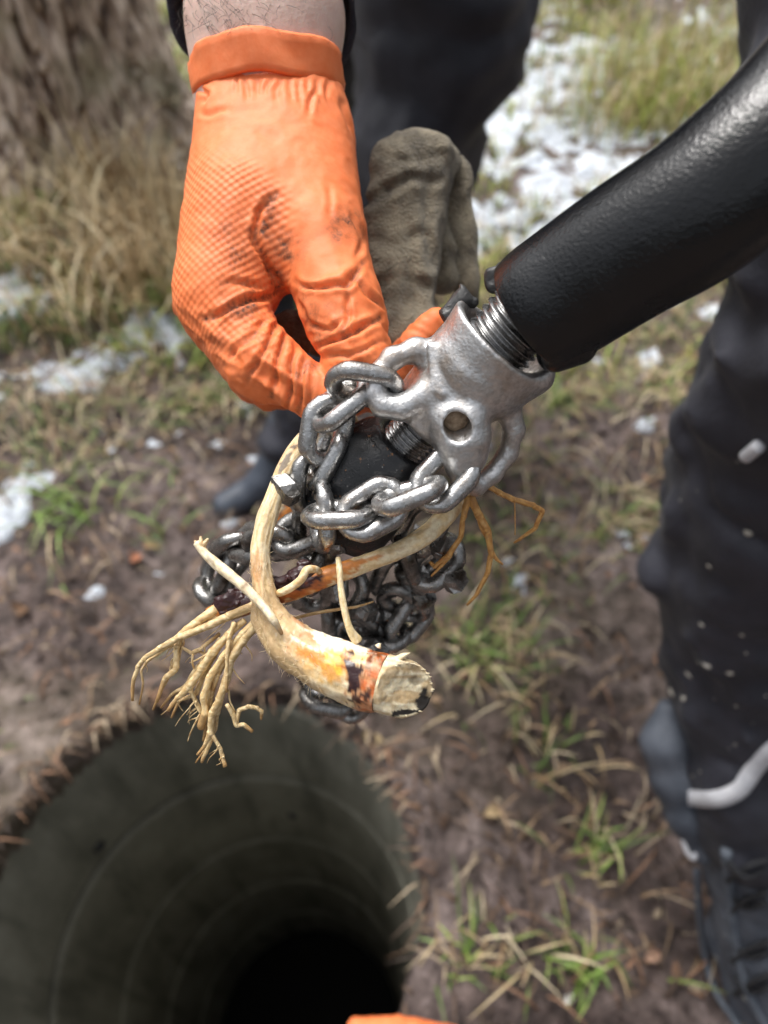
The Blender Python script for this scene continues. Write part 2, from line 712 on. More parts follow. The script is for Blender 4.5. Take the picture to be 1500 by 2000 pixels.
BLUEPIPE = m_cloth('grey_blue_seam', (0.07, 0.085, 0.11), (0.15, 0.17, 0.20), 50, 0.0006, 0.7)
SPECK = m_cloth('dried_mud_speck', (0.35, 0.32, 0.27), (0.6, 0.58, 0.52), 60, 0.001, 0.9)
SKIN = m_skin()
HAIR = Mat('arm_hair', (0.03, 0.02, 0.015), 0.5).m
ROOTM = m_root()
REDP = m_cloth('red_paint', (0.20, 0.035, 0.018), (0.36, 0.075, 0.045), 300, 0.0006, 0.5)
RUST = m_cloth('rust_pin', (0.22, 0.13, 0.07), (0.62, 0.47, 0.32), 400, 0.0008, 0.8)
WATER = Mat('dark_water', (0.004, 0.004, 0.0035), 0.6, Specular_IOR_Level=0.15).m

# ------------------------------------------------------------------ ground, with the open manhole in it
HOLE = np.array([-0.333, 0.275])
HR = 0.405


def snow_bias(x, y):
    b = np.full_like(x, -0.62)
    spots = [(1180, 120, .55, .9), (1000, 230, .5, .9), (1080, 380, .5, .85), (960, 420, .3, .75), (1180, 330, .45, .75), (1340, 100, .5, .55),
             (1020, 120, .5, .85), (1230, 270, .4, .75), (940, 330, .3, .85), (1120, 440, .25, .7), (1000, 440, .2, .7), (1340, 560, .2, .62), (1260, 720, .10, .5), (1180, 160, .4, .9), (1390, 80, .4, .75), (240, 690, .17, .85), (180, 720, .16, .85), (330, 660, .16, .8), (20, 590, .1, .9), (70, 530, .10, .75),
             (25, 740, .12, .8), (1230, 820, .12, .42), (1400, 620, .2, .55), (900, 60, .5, .6), (30, 950, .1, .7), (1330, 560, .2, .5), (10, 1000, .08, .7), (480, 870, .1, .35)]
    for px, py, s, a in spots:
        c = G(px, py)
        b = np.maximum(b, a - 0.62 - ((x - c[0]) ** 2 + (y - c[1]) ** 2) / (2 * s * s) * 0.9)
    b = np.maximum(b, np.where(y > 5.5, 0.12, -9) + 0 * x)
    return b


def ground_z(x, y):
    p = np.stack([x, y, np.zeros_like(x)], -1)
    near = sstep(14, 5, np.hypot(x, y))
    return near * (0.030 * fbm(p * 2.1, 3, 3) + 0.018 * fbm(p * 9, 3, 5) + 0.012 * np.abs(fbm(p * 22, 2, 8))) + (1 - near) * 0


def snow_h(x, y):
    p = np.stack([x, y, np.zeros_like(x)], -1)
    return snow_bias(x, y) + 0.30 * fbm(p * 4.2, 3, 21, 0.6) + 0.46 * fbm(p * 15, 3, 22, 0.75)


def axis_pts(lo, hi, step, far):
    mid = np.arange(lo, hi + 1e-6, step)
    out, s, x = [], step, hi
    while x < far:
        s *= 1.28
        x += s
        out.append(x)
    neg, s, x = [], step, lo
    while x > -far:
        s *= 1.28
        x -= s
        neg.append(x)
    return np.concatenate([neg[::-1], mid, out])


def build_ground():
    xs = axis_pts(-2.4, 2.4, 0.016, 140)
    ys = axis_pts(-0.5, 3.8, 0.016, 140)
    X, Y = np.meshgrid(xs, ys, indexing='ij')
    Z = ground_z(X, Y)
    dx, dy = X - HOLE[0], Y - HOLE[1]
    r = np.hypot(dx, dy)
    th = np.arctan2(dy, dx)
    wob = np.stack([np.cos(th) * 3, np.sin(th) * 3, 0 * th], -1)
    R = HR + 0.013 * fbm(wob, 4, 31, 0.6)
    lip = sstep(0.16, 0.0, r - R)
    Z = Z + 0.012 * lip
    # vertices just inside the opening turn down over the edge, further ones go
    inside = r < R
    deep = inside & (r > R - 0.05)
    sc = np.where(deep, (R - 0.008 * (R - r) / 0.05) / np.maximum(r, 1e-6), 1)
    Z = np.where(deep, Z - (R - r) * 1.6, Z)
    Z = np.where(inside & ~deep, Z - 0.085, Z)
    X2, Y2 = HOLE[0] + dx * sc, HOLE[1] + dy * sc
    n, m = X.shape
    idx = np.arange(n * m).reshape(n, m)
    q = np.stack([idx[:-1, :-1], idx[1:, :-1], idx[1:, 1:], idx[:-1, 1:]], -1).reshape(-1, 4)
    gone = (inside & ~deep).ravel()
    q = q[~gone[q].any(1)]
    v = np.stack([X2, Y2, Z], -1).reshape(-1, 3)
    me = fast_mesh('ground', v, q)
    g = link('ground', me, MUD)
    g['kind'] = 'structure'
    # thin wet snow lying on it
    xs = np.arange(-2.4, 2.8, 0.016)
    ys = np.arange(0.9, 7.0, 0.016)
    X, Y = np.meshgrid(xs, ys, indexing='ij')
    s = snow_h(X, Y)
    Z = ground_z(X, Y) + np.clip(s * 0.05, -0.03, 0.011)
    idx = np.arange(X.size).reshape(X.shape)
    q = np.stack([idx[:-1, :-1], idx[1:, :-1], idx[1:, 1:], idx[:-1, 1:]], -1).reshape(-1, 4)
    keep = (s.ravel() > -0.05)[q].any(1)
    q = q[keep]
    used = np.unique(q)
    mp = np.zeros(X.size, int)
    mp[used] = np.arange(len(used))
    me = fast_mesh('snow', np.stack([X, Y, Z], -1).reshape(-1, 3)[used], mp[q])
    o = link('snow', me, SNOW)
    o['kind'] = 'stuff'
    o['label'] = 'thin patches of melting white snow on the muddy grass'
    o['category'] = 'snow'


build_ground()


def build_shaft():
    t = thing('manhole_shaft', 'round open concrete manhole shaft sunk in the muddy ground', 'manhole', (HOLE[0], HOLE[1], -2.4))
    seg = 200
    ang = np.arange(seg) / seg * 2 * math.pi
    z, n = -0.055, 0
    ri, ro = HR + 0.004, HR + 0.09
    for hgt in (0.44, 0.52, 0.52, 0.52, 0.52):
        z0, z1 = z - hgt, z
        ch = 0.010
        off = random.uniform(-0.0012, 0.0012)
        prof = [(ro, z1), (ri + ch + off, z1), (ri + off, z1 - ch), (ri + off, z0 + ch), (ri + ch + off, z0), (ro, z0)]
        v = np.concatenate([np.stack([HOLE[0] + r * np.cos(ang), HOLE[1] + r * np.sin(ang), np.full(seg, zz)], 1) for r, zz in prof])
        q = []
        for p in range(6):
            k = np.arange(seg)
            a, b = p * seg, ((p + 1) % 6) * seg
            q.append(np.stack([a + k, b + k, b + (k + 1) % seg, a + (k + 1) % seg], 1))
        link('concrete_ring', fast_mesh('concrete_ring', v, np.concatenate(q), False), CONC, t)
        z = z0 - 0.030
    # dark step-iron sockets
    for px, py, zz in ((570, 1600, -0.80), (172, 1637, -0.42)):
        g = G(px, py, zz)
        a = math.atan2(g[1] - HOLE[1], g[0] - HOLE[0])
        rr = HR
        c = np.array([HOLE[0] + rr * math.cos(a), HOLE[1] + rr * math.sin(a), zz])
        nrm = np.array([math.cos(a), math.sin(a), 0])
        pts = [c + nrm * 0.03, c - nrm * 0.006]
        v, f, _, _ = sweep(pts, [0.016, 0.014], 12, 3)
        link('step_socket', fast_mesh('step_socket', v, f), RUBBER, t)
    k = np.arange(seg)
    v = np.concatenate([np.stack([HOLE[0] + (ri + 0.02) * np.cos(ang), HOLE[1] + (ri + 0.02) * np.sin(ang), np.full(seg, -2.6)], 1), [[HOLE[0], HOLE[1], -2.6]]])
    link('standing_water', fast_mesh('standing_water', v, np.stack([k, (k + 1) % seg, np.full(seg, seg)], 1)), WATER, t)
    # earth behind the rings, so no light leaks in
    v, f, _, _ = sweep([(HOLE[0], HOLE[1], -0.03), (HOLE[0], HOLE[1], -2.7)], [ro + 0.01, ro + 0.01], 48, 4, cap=False)
    v2 = np.concatenate([v, [[HOLE[0], HOLE[1], -2.72]]])
    nn = len(v)
    kk = np.arange(48)
    f = f + [np.stack([nn - 48 + kk, np.full(48, nn), nn - 48 + (kk + 1) % 48], 1)]
    link('earth_lining', fast_mesh('earth_lining', v2, f), MUD, t)


build_shaft()

# ------------------------------------------------------------------ tree trunk
def build_tree():
    b = G(110, 345)
    base = np.array([b[0] - 0.08, b[1] + 0.40, 0])
    t = thing('tree_trunk', 'thick tree trunk with rough furrowed grey brown bark', 'tree', base)
    ns, nz = 360, 300
    ang = np.arange(ns) / ns * 2 * math.pi
    zs = np.linspace(-0.15, 3.6, nz) ** 1.0
    A, Z = np.meshgrid(ang, zs, indexing='ij')
    flare = 0.13 * np.exp(-np.maximum(Z, 0) / 0.22)
    R = 0.47 - 0.035 * Z + flare * (1 + 0.55 * np.cos(A * 5 + 0.7) + 0.3 * np.cos(A * 3))
    P = np.stack([np.cos(A) * 6, np.sin(A) * 6, Z * 2.6], -1)
    g = fbm(P + 0.5 * fbm(P * 1.3, 2, 4)[..., None], 3, 11, 0.55)
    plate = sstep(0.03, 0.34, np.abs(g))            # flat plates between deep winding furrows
    R = R + 0.05 * plate + 0.012 * fbm(P * 3.1, 3, 14)
    v = np.stack([base[0] + R * np.cos(A), base[1] + R * np.sin(A), Z], -1).reshape(-1, 3)
    idx = np.arange(ns * nz).reshape(ns, nz)
    j = np.roll(idx, -1, 0)
    q = np.stack([idx[:, :-1], j[:, :-1], j[:, 1:], idx[:, 1:]], -1).reshape(-1, 4)
    me = fast_mesh('bark', v, q)
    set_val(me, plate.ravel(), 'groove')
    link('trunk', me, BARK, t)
    return base


TREE = build_tree()


# ------------------------------------------------------------------ grass, straw, litter
def blades(name, base, hgt, wid, lean, direc, col, label=None, cat=None, kind='stuff', mat=None, parent=None, droop=0.6):
    n = len(base)
    seg = 4
    t = np.linspace(0, 1, seg + 1)
    d = np.stack([np.cos(direc), np.sin(direc), 0 * direc], 1)
    side = np.stack([-np.sin(direc), np.cos(direc), 0 * direc], 1)
    vs_ = []
    for i, tt in enumerate(t):
        out = lean * (tt ** 1.6)
        up = np.maximum(1 - droop * lean * tt * tt, 0.05) * tt
        c = base + d * (out * hgt)[:, None] + np.array([0, 0, 1.0]) * (up * hgt)[:, None]
        w = wid * (1 - tt ** 2) * 0.5 + 0.0002
        vs_ += [c - side * w[:, None], c + side * w[:, None]]
    v = np.stack(vs_, 1).reshape(-1, 3)
    o = np.arange(n)[:, None] * (2 * (seg + 1))
    q = np.concatenate([o + np.array([[2 * i, 2 * i + 1, 2 * i + 3, 2 * i + 2]]) for i in range(seg)])
    me = fast_mesh(name, v, q, True)
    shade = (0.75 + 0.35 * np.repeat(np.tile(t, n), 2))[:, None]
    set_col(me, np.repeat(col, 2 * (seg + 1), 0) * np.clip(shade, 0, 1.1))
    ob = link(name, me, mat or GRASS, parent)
    if kind:
        ob['kind'] = kind
    if label:
        ob['label'] = label
        ob['category'] = cat
    return ob


GREEN = np.array([[0.085, 0.15, 0.022], [0.13, 0.20, 0.035], [0.20, 0.25, 0.06], [0.07, 0.115, 0.02]])
DRY = np.array([[0.50, 0.39, 0.22], [0.42, 0.30, 0.16], [0.62, 0.52, 0.34], [0.28, 0.18, 0.09]])


def pick(pal, n, jit=0.15):
    c = pal[RNG.integers(0, len(pal), n)]
    return np.clip(c * (1 + jit * RNG.standard_normal((n, 1))), 0.01, 1)


def off_hole(p, m=0.03):
    return np.hypot(p[:, 0] - HOLE[0], p[:, 1] - HOLE[1]) > HR + m


def scatter_px(regs):
    """points on the ground inside patches named by where their middle stands, with a spread in metres"""
    out = []
    for px, py, s, n in regs:
        c = G(px, py)
        out.append(c[:2] + RNG.standard_normal((n, 2)) * (np.array(s) if np.ndim(s) else s))
    p = np.concatenate(out)
    z = ground_z(p[:, 0], p[:, 1])
    return np.c_[p, z - 0.004]


def build_grass():
    # straw round the foot of the tree
    p = scatter_px([(250, 400, (.10, .08), 160), (190, 400, (.05, .06), 90), (200, 470, (.30, .16), 260), (300, 500, (.16, .14), 300), (60, 450, (.3, .16), 130), (340, 430, (.10, .16), 130), (250, 580, (.2, .10), 190), (330, 600, (.1, .06), 120), (20, 520, (.06, .08), 60), (110, 640, (.2, .06), 50)])
    r = np.hypot(p[:, 0] - TREE[0], p[:, 1] - TREE[1])
    p = p[r > 0.46]
    n = len(p)
    blades('dry_grass', p, RNG.uniform(0.10, 0.55, n) * RNG.uniform(.4, 1.0, n), RNG.uniform(0.004, 0.011, n), RNG.uniform(0.1, 0.85, n), RNG.uniform(0, 6.28, n), pick(DRY * 1.3, n),
           'long dry straw coloured grass growing round the foot of the tree', 'grass')
    p = scatter_px([(200, 520, (.35, .2), 420), (330, 600, (.14, .08), 240), (40, 420, (.2, .15), 220), (20, 640, (.12, .06), 130), (160, 620, (.2, .05), 100)])
    p = p[np.hypot(p[:, 0] - TREE[0], p[:, 1] - TREE[1]) > 0.46]
    n = len(p)
    blades('green_grass', p, RNG.uniform(0.05, 0.15, n), RNG.uniform(0.003, 0.008, n), RNG.uniform(0.2, 0.9, n), RNG.uniform(0, 6.28, n), pick(GREEN * 1.3, n),
           'green grass mixed into the straw by the tree', 'grass')
    # meadow beyond, poking through the snow
    n = 38000
    x = RNG.uniform(-2.2, 2.8, n)
    y = RNG.uniform(1.7, 6.5, n)
    k = snow_h(x, y)
    cl = fbm(np.stack([x * 3, y * 3, 0 * x], -1), 3, 44)
    ok = (RNG.uniform(-0.35, 0.60, n) > k * 1.5) & (cl > -0.25 + 0.4 * (y < 2.4)) & (np.hypot(x - TREE[0], y - TREE[1]) > 0.5)
    x, y, cl = x[ok], y[ok], cl[ok]
    p = np.stack([x, y, ground_z(x, y) - 0.004], 1)
    n = len(p)
    mixc = np.where((RNG.uniform(0, 1, n) < 0.6)[:, None], pick(GREEN * np.array([2.3, 1.9, 1.5]), n), pick(DRY, n))
    blades('meadow_grass', p, RNG.uniform(0.03, 0.13, n) * (1 + 0.5 * cl), RNG.uniform(0.004, 0.010, n), RNG.uniform(0.3, 1.1, n), RNG.uniform(0, 6.28, n), mixc,
           'sparse green and straw coloured grass poking through the snow', 'grass')
    # the tall tan clump at the upper right
    p = scatter_px([(1290, 190, (.24, .2), 620), (1400, 110, (.3, .3), 420), (1200, 240, (.14, .10), 190), (1330, 260, (.22, .09), 220), (1130, 50, (.3, .3), 170), (1420, 300, (.2, .1), 120)])
    n = len(p)
    mixc = np.where((RNG.uniform(0, 1, n) < 0.50)[:, None], pick(GREEN * np.array([2.4, 2.0, 1.6]), n), pick(DRY * 1.15, n))
    blades('tall_grass', p, RNG.uniform(0.10, 0.42, n), RNG.uniform(0.004, 0.008, n), RNG.uniform(0.1, 0.8, n), RNG.uniform(0, 6.28, n), mixc,
           'tall tan and green grass standing in the snow at the upper right', 'grass')
    # thin growth in the trampled mud
    p = scatter_px([(40, 830, (.12, .08), 160), (220, 800, (.16, .06), 260), (120, 900, (.16, .07), 200), (420, 800, (.12, .06), 160), (470, 780, (.1, .05), 120),
                    (960, 450, (.15, .1), 120), (1000, 920, (.1, .12), 160), (1090, 780, (.09, .06), 160), (1180, 760, (.1, .06), 120), (960, 1180, (.06, .1), 70),
                    (940, 1290, (.06, .06), 70), (1010, 1330, (.06, .05), 60), (1180, 1060, (.05, .05), 90), (1240, 990, (.06, .05), 90), (1140, 640, (.1, .06), 120),
                    (1240, 650, (.12, .06), 160), (1340, 600, (.1, .08), 120), (1030, 1070, (.06, .07), 90), (1160, 1650, (.03, .03), 40), (930, 1860, (.05, .03), 45),
                    (1120, 1880, (.05, .02), 35), (860, 1240, (.04, .05), 60), (1060, 1460, (.05, .05), 60), (1290, 770, (.06, .05), 90), (950, 560, (.06, .05), 50)])
    p = p[off_hole(p, 0.02)]
    p = p[RNG.random(len(p)) < 0.75]
    n = len(p)
    mixc = np.where((RNG.uniform(0, 1, n) < 0.40)[:, None], pick(GREEN * 1.1, n), pick(DRY, n))
    blades('sparse_grass', p, RNG.uniform(0.03, 0.11, n), RNG.uniform(0.003, 0.006, n), RNG.uniform(0.5, 1.3, n), RNG.uniform(0, 6.28, n), mixc,
           'sparse trampled grass growing from the mud round the manhole', 'grass')
    # flattened straw and crumbs on the mud
    n = 7500
    x = RNG.uniform(-1.4, 1.5, n)
    y = RNG.uniform(-0.1, 2.6, n)
    cl = fbm(np.stack([x * 4, y * 4, 0 * x], -1), 3, 47)
    p = np.stack([x, y, ground_z(x, y) + 0.004], 1)
    p = p[off_hole(p, -0.002) & (cl > -0.15)]
    n = len(p)
    straw = np.array([[0.30, 0.20, 0.12], [0.13, 0.075, 0.042], [0.40, 0.31, 0.21], [0.08, 0.05, 0.033], [0.05, 0.032, 0.022], [0.24, 0.13, 0.075], [0.035, 0.024, 0.018], [0.09, 0.055, 0.035]])
    blades('straw_litter', p, RNG.uniform(0.015, 0.10, n), RNG.uniform(0.002, 0.007, n), np.full(n, 1.0), RNG.uniform(0, 6.28, n), pick(straw, n),
           'flattened brown straw and rotting stalks strewn over the mud', 'straw', mat=LITTER, droop=0.94)
    # thin grass everywhere right of the shaft and on the trodden left
    n = 1900
    x = RNG.uniform(-1.3, 1.3, n)
    y = RNG.uniform(-.05, 2.3, n)
    cl = fbm(np.stack([x * 5, y * 5, 0 * x], -1), 3, 49)
    p = np.stack([x, y, ground_z(x, y) - .003], 1)
    p = p[off_hole(p, .02) & (cl > .2)]
    n = len(p)
    mixc = np.where((RNG.uniform(0, 1, n) < 0.55)[:, None], pick(GREEN * 1.25, n), pick(DRY * .8, n))
    blades('stray_grass', p, RNG.uniform(.02, .085, n), RNG.uniform(.0025, .006, n), RNG.uniform(.7, 1.4, n), RNG.uniform(0, 6.28, n), mixc,
           'stray green and yellowed grass blades lying over the mud', 'grass')
    # crumbs of soil and scraps of rotten leaf
    n = 5200
    x = RNG.uniform(-1.3, 1.4, n)
    y = RNG.uniform(-.1, 2.6, n)
    p = np.stack([x, y, ground_z(x, y) + .001], 1)
    p = p[off_hole(p, .0)]
    n = len(p)
    sz = RNG.uniform(.003, .008, n) * (1 + 1.6 * (RNG.random(n) < .10))
    ov = np.array([[1, 0, 0], [0, 1, 0], [-1, 0, 0], [0, -1, 0], [0, 0, 1], [0, 0, -1.0]])
    of = np.array([[0, 1, 4], [1, 2, 4], [2, 3, 4], [3, 0, 4], [1, 0, 5], [2, 1, 5], [3, 2, 5], [0, 3, 5]])
    v = p[:, None] + ov[None] * sz[:, None, None] * RNG.uniform(.55, 1.35, (n, 6, 1))
    me = fast_mesh('soil_crumbs', v.reshape(-1, 3), (np.arange(n)[:, None, None] * 6 + of[None]).reshape(-1, 3), True)
    ob = link('soil_crumbs', me, MUD)
    ob['kind'] = 'stuff'
    ob['label'] = 'crumbs of dark soil lying loose on the mud'
    ob['category'] = 'soil'
    n = 1500
    x = RNG.uniform(-1.3, 1.4, n)
    y = RNG.uniform(-.1, 2.6, n)
    p = np.stack([x, y, ground_z(x, y) + .004], 1)
    p = p[off_hole(p, .0)]
    n = len(p)
    a = RNG.uniform(0, 6.28, n)
    e1 = np.stack([np.cos(a), np.sin(a), RNG.normal(0, .3, n)], 1)
    e2 = np.stack([-np.sin(a), np.cos(a), RNG.normal(0, .3, n)], 1)
    L = RNG.uniform(.005, .017, (n, 1))
    Wd = L * RNG.uniform(.3, .7, (n, 1))
    v = np.stack([p - e1 * L, p - e2 * Wd, p + e1 * L, p + e2 * Wd], 1).reshape(-1, 3)
    me = fast_mesh('leaf_scraps', v, np.arange(4 * n).reshape(-1, 4), False)
    set_col(me, np.repeat(pick(straw, n, .25), 4, 0))
    ob = link('leaf_scraps', me, LITTER)
    ob['kind'] = 'stuff'
    ob['label'] = 'scraps of brown rotten leaf scattered over the mud'
    ob['category'] = 'leaf litter'
    # hanging rootlets and straw round the mouth of the shaft
    n = 212
    a = np.concatenate([RNG.uniform(0.2, 1.4, 60), RNG.uniform(1.5, 2.9, 130), RNG.uniform(-0.7, 0.3, 22)])
    rr = HR + RNG.uniform(-0.012, 0.03, n)
    p = np.stack([HOLE[0] + rr * np.cos(a), HOLE[1] + rr * np.sin(a), np.full(n, 0.012)], 1)
    p[:, 2] += ground_z(p[:, 0], p[:, 1])
    blades('rim_straw', p, RNG.uniform(0.02, 0.075, n), RNG.uniform(0.002, 0.006, n), np.full(n, 0.9), a + math.pi + RNG.normal(0, 0.9, n), pick(straw * 1.1, n),
           'brown straw and root ends hanging over the rim of the manhole', 'straw', mat=LITTER, droop=1.35)


build_grass()


def build_tufts():
    specs = [(150, 1000, 0.17, 46, 'bright green grass tuft left of the boot toe', 1.5),
             (300, 1050, 0.11, 16, 'few arching green blades between the boot toe and the bright tuft', 1.0),
             (1170, 1655, 0.07, 26, 'small yellow green grass tuft in the mud left of the knee piping', 1.7),
             (905, 1880, 0.08, 20, 'short green tuft just right of the manhole rim near the bottom', 1.5),
             (1130, 1890, 0.09, 18, 'low spreading green blades at the bottom between manhole and trouser leg', 1.5),
             (930, 1300, 0.09, 26, 'green tuft in the mud right of the cut root end', 1.1),
             (1085, 790, 0.10, 30, 'green tuft under the lower edge of the steel hub', 1.2)]
    for px, py, h, n, lab, br in specs:
        c = G(px, py)
        c[2] = ground_z(np.array([c[0]]), np.array([c[1]]))[0]
        t = thing('grass_tuft', lab, 'grass tuft', c, 'green grass tufts in the mud')
        for part in range(2):
            m = n // 2
            p = np.c_[c[:2] + RNG.normal(0, h * 0.26, (m, 2)), np.full(m, c[2] - 0.004)]
            pal = GREEN * br if part == 0 else np.concatenate([GREEN * br * 1.15, DRY[:1]])
            blades('grass_blades', p, RNG.uniform(0.25, 0.95, m) * h, RNG.uniform(0.0035, 0.0085, m), RNG.uniform(0.4, 1.4, m), RNG.normal(RNG.uniform(0, 6.28), 1.5, m),
                   pick(pal, m), kind='stuff', parent=t)


build_tufts()


def build_leaves():
    specs = [(268, 1096, 0.05, (0.36, 0.15, 0.08), 'reddish brown fallen leaf below the bright green tuft'),
             (300, 1075, 0.04, (0.33, 0.20, 0.10), 'tan fallen leaf beside the arching green blades'),
             (150, 1530, 0.045, (0.26, 0.15, 0.07), 'brown leaf on the left rim of the manhole'),
             (960, 1600, 0.04, (0.36, 0.26, 0.14), 'pale tan fallen leaf right of the manhole rim'),
             (700, 1480, 0.045, (0.40, 0.30, 0.16), 'straw coloured leaf on the far rim of the manhole'),
             (1270, 1870, 0.035, (0.36, 0.22, 0.15), 'small brown leaf at the bottom left of the trouser leg'),
             (1105, 1955, 0.022, (0.70, 0.68, 0.64), 'tiny whitish petal shaped leaf at the bottom of the mud'),
             (40, 1190, 0.05, (0.24, 0.14, 0.08), 'brown fallen leaf at the left edge above the manhole')]
    for px, py, s, col, lab in specs:
        c = G(px, py)
        c[2] = ground_z(np.array([c[0]]), np.array([c[1]]))[0] + 0.012
        if math.hypot(c[0] - HOLE[0], c[1] - HOLE[1]) < HR + 0.01:
            d = (c[:2] - HOLE) / np.linalg.norm(c[:2] - HOLE)
            c[:2] = HOLE + d * (HR + 0.02)
        a = random.uniform(0, 6.28)
        L = np.linspace(0, 1, 9)
        wv = np.sin(L * math.pi) ** 0.8 * 0.28
        ax = np.array([math.cos(a), math.sin(a), 0])
        sd = np.array([-ax[1], ax[0], 0])
        v = []
        for l, w in zip(L, wv):
            mid = c + ax * (l - 0.5) * s + np.array([0, 0, 0.25 * s * math.sin(l * 4.0 + a)])
            for e in (-1, -0.5, 0, 0.5, 1):
                v.append(mid + sd * e * (w * s + 0.0006) + np.array([0, 0, abs(e) * 0.14 * s]))
        v = np.array(v)
        idx = np.arange(45).reshape(9, 5)
        q = np.stack([idx[:-1, :-1], idx[1:, :-1], idx[1:, 1:], idx[:-1, 1:]], -1).reshape(-1, 4)
        me = fast_mesh('fallen_leaf', v, q)
        set_col(me, np.array(col) * np.ones((45, 1)))
        link('fallen_leaf', me, LITTER, None, label=lab, category='leaf', group='fallen leaves on the mud')


build_leaves()


def build_treescreen():  # unseen conifer ring, added to darken the horizon and its reflections in the steel
    vv, cc = [], []
    for i in range(95):
        a = RNG.uniform(0, 6.28)
        d = RNG.uniform(14, 24)
        x, y = d * math.sin(a), d * math.cos(a)
        h = RNG.uniform(6, 11)
        n = 420
        t = RNG.uniform(.06, 1, n)
        r = (1 - t) * RNG.uniform(1.4, 2.1) * RNG.uniform(.35, 1, n)
        b = RNG.uniform(0, 6.28, n)
        c = np.stack([x + r * np.cos(b), y + r * np.sin(b), t * h], 1)
        o = np.stack([np.cos(b), np.sin(b), RNG.normal(-.4, .2, n)], 1)
        sd = np.stack([-np.sin(b), np.cos(b), RNG.normal(0, .3, n)], 1)
        L = RNG.uniform(.25, .6, (n, 1))
        vv.append(np.stack([c - sd * L * .5, c + o * L * .5 - sd * L * .3, c + o * L, c + sd * L * .5], 1).reshape(-1, 3))
        cc.append(np.repeat(np.array([.03, .045, .022]) * RNG.uniform(.6, 1.3, (n, 1)), 4, 0))
        tv, tf, _, _ = sweep([(x, y, -.1), (x, y, h * .5), (x, y, h)], [.2, .12, .02], 4, 1, cap=False)
        vv.append(tv)
        cc.append(np.full((len(tv), 3), .05))
    v = np.concatenate(vv)
    q, o = [], 0
    for w in vv:
        if len(w) > 100:
            q.append(o + np.arange(len(w)).reshape(-1, 4))
        else:
            k = np.arange(4)
            q += [o + np.stack([p * 4 + k, p * 4 + (k + 1) % 4, p * 4 + 4 + (k + 1) % 4, p * 4 + 4 + k], 1) for p in range(2)]
        o += len(w)
    me = fast_mesh('treescreen', v, np.concatenate(q), False)
    set_col(me, np.concatenate(cc))
    ob = link('treescreen', me, LITTER)
    ob['kind'] = 'stuff'
    ob['label'] = 'dark conifer woodland added out of view to darken the horizon'
    ob['category'] = 'treescreen'


build_treescreen()

# ------------------------------------------------------------------ cloth helper: folds
def folds(P, f, amp, freq, seed, stretch=(1, 1, 1)):
    n = fbm(P * (np.array(stretch) * freq), 3, seed, 0.45)
    return f + amp * (1 - 2 * np.abs(n)) * 0.6


def sdf_obj(name, s, h, mat, parent, extra=None, frame=W, it=2, **kw):
    v, q = s.mesh(h, extra=extra, **kw)
    v = relax(v, q, it)
    me = fast_mesh(name, frame(v) if frame else v, q)
    return link(name, me, mat, parent)


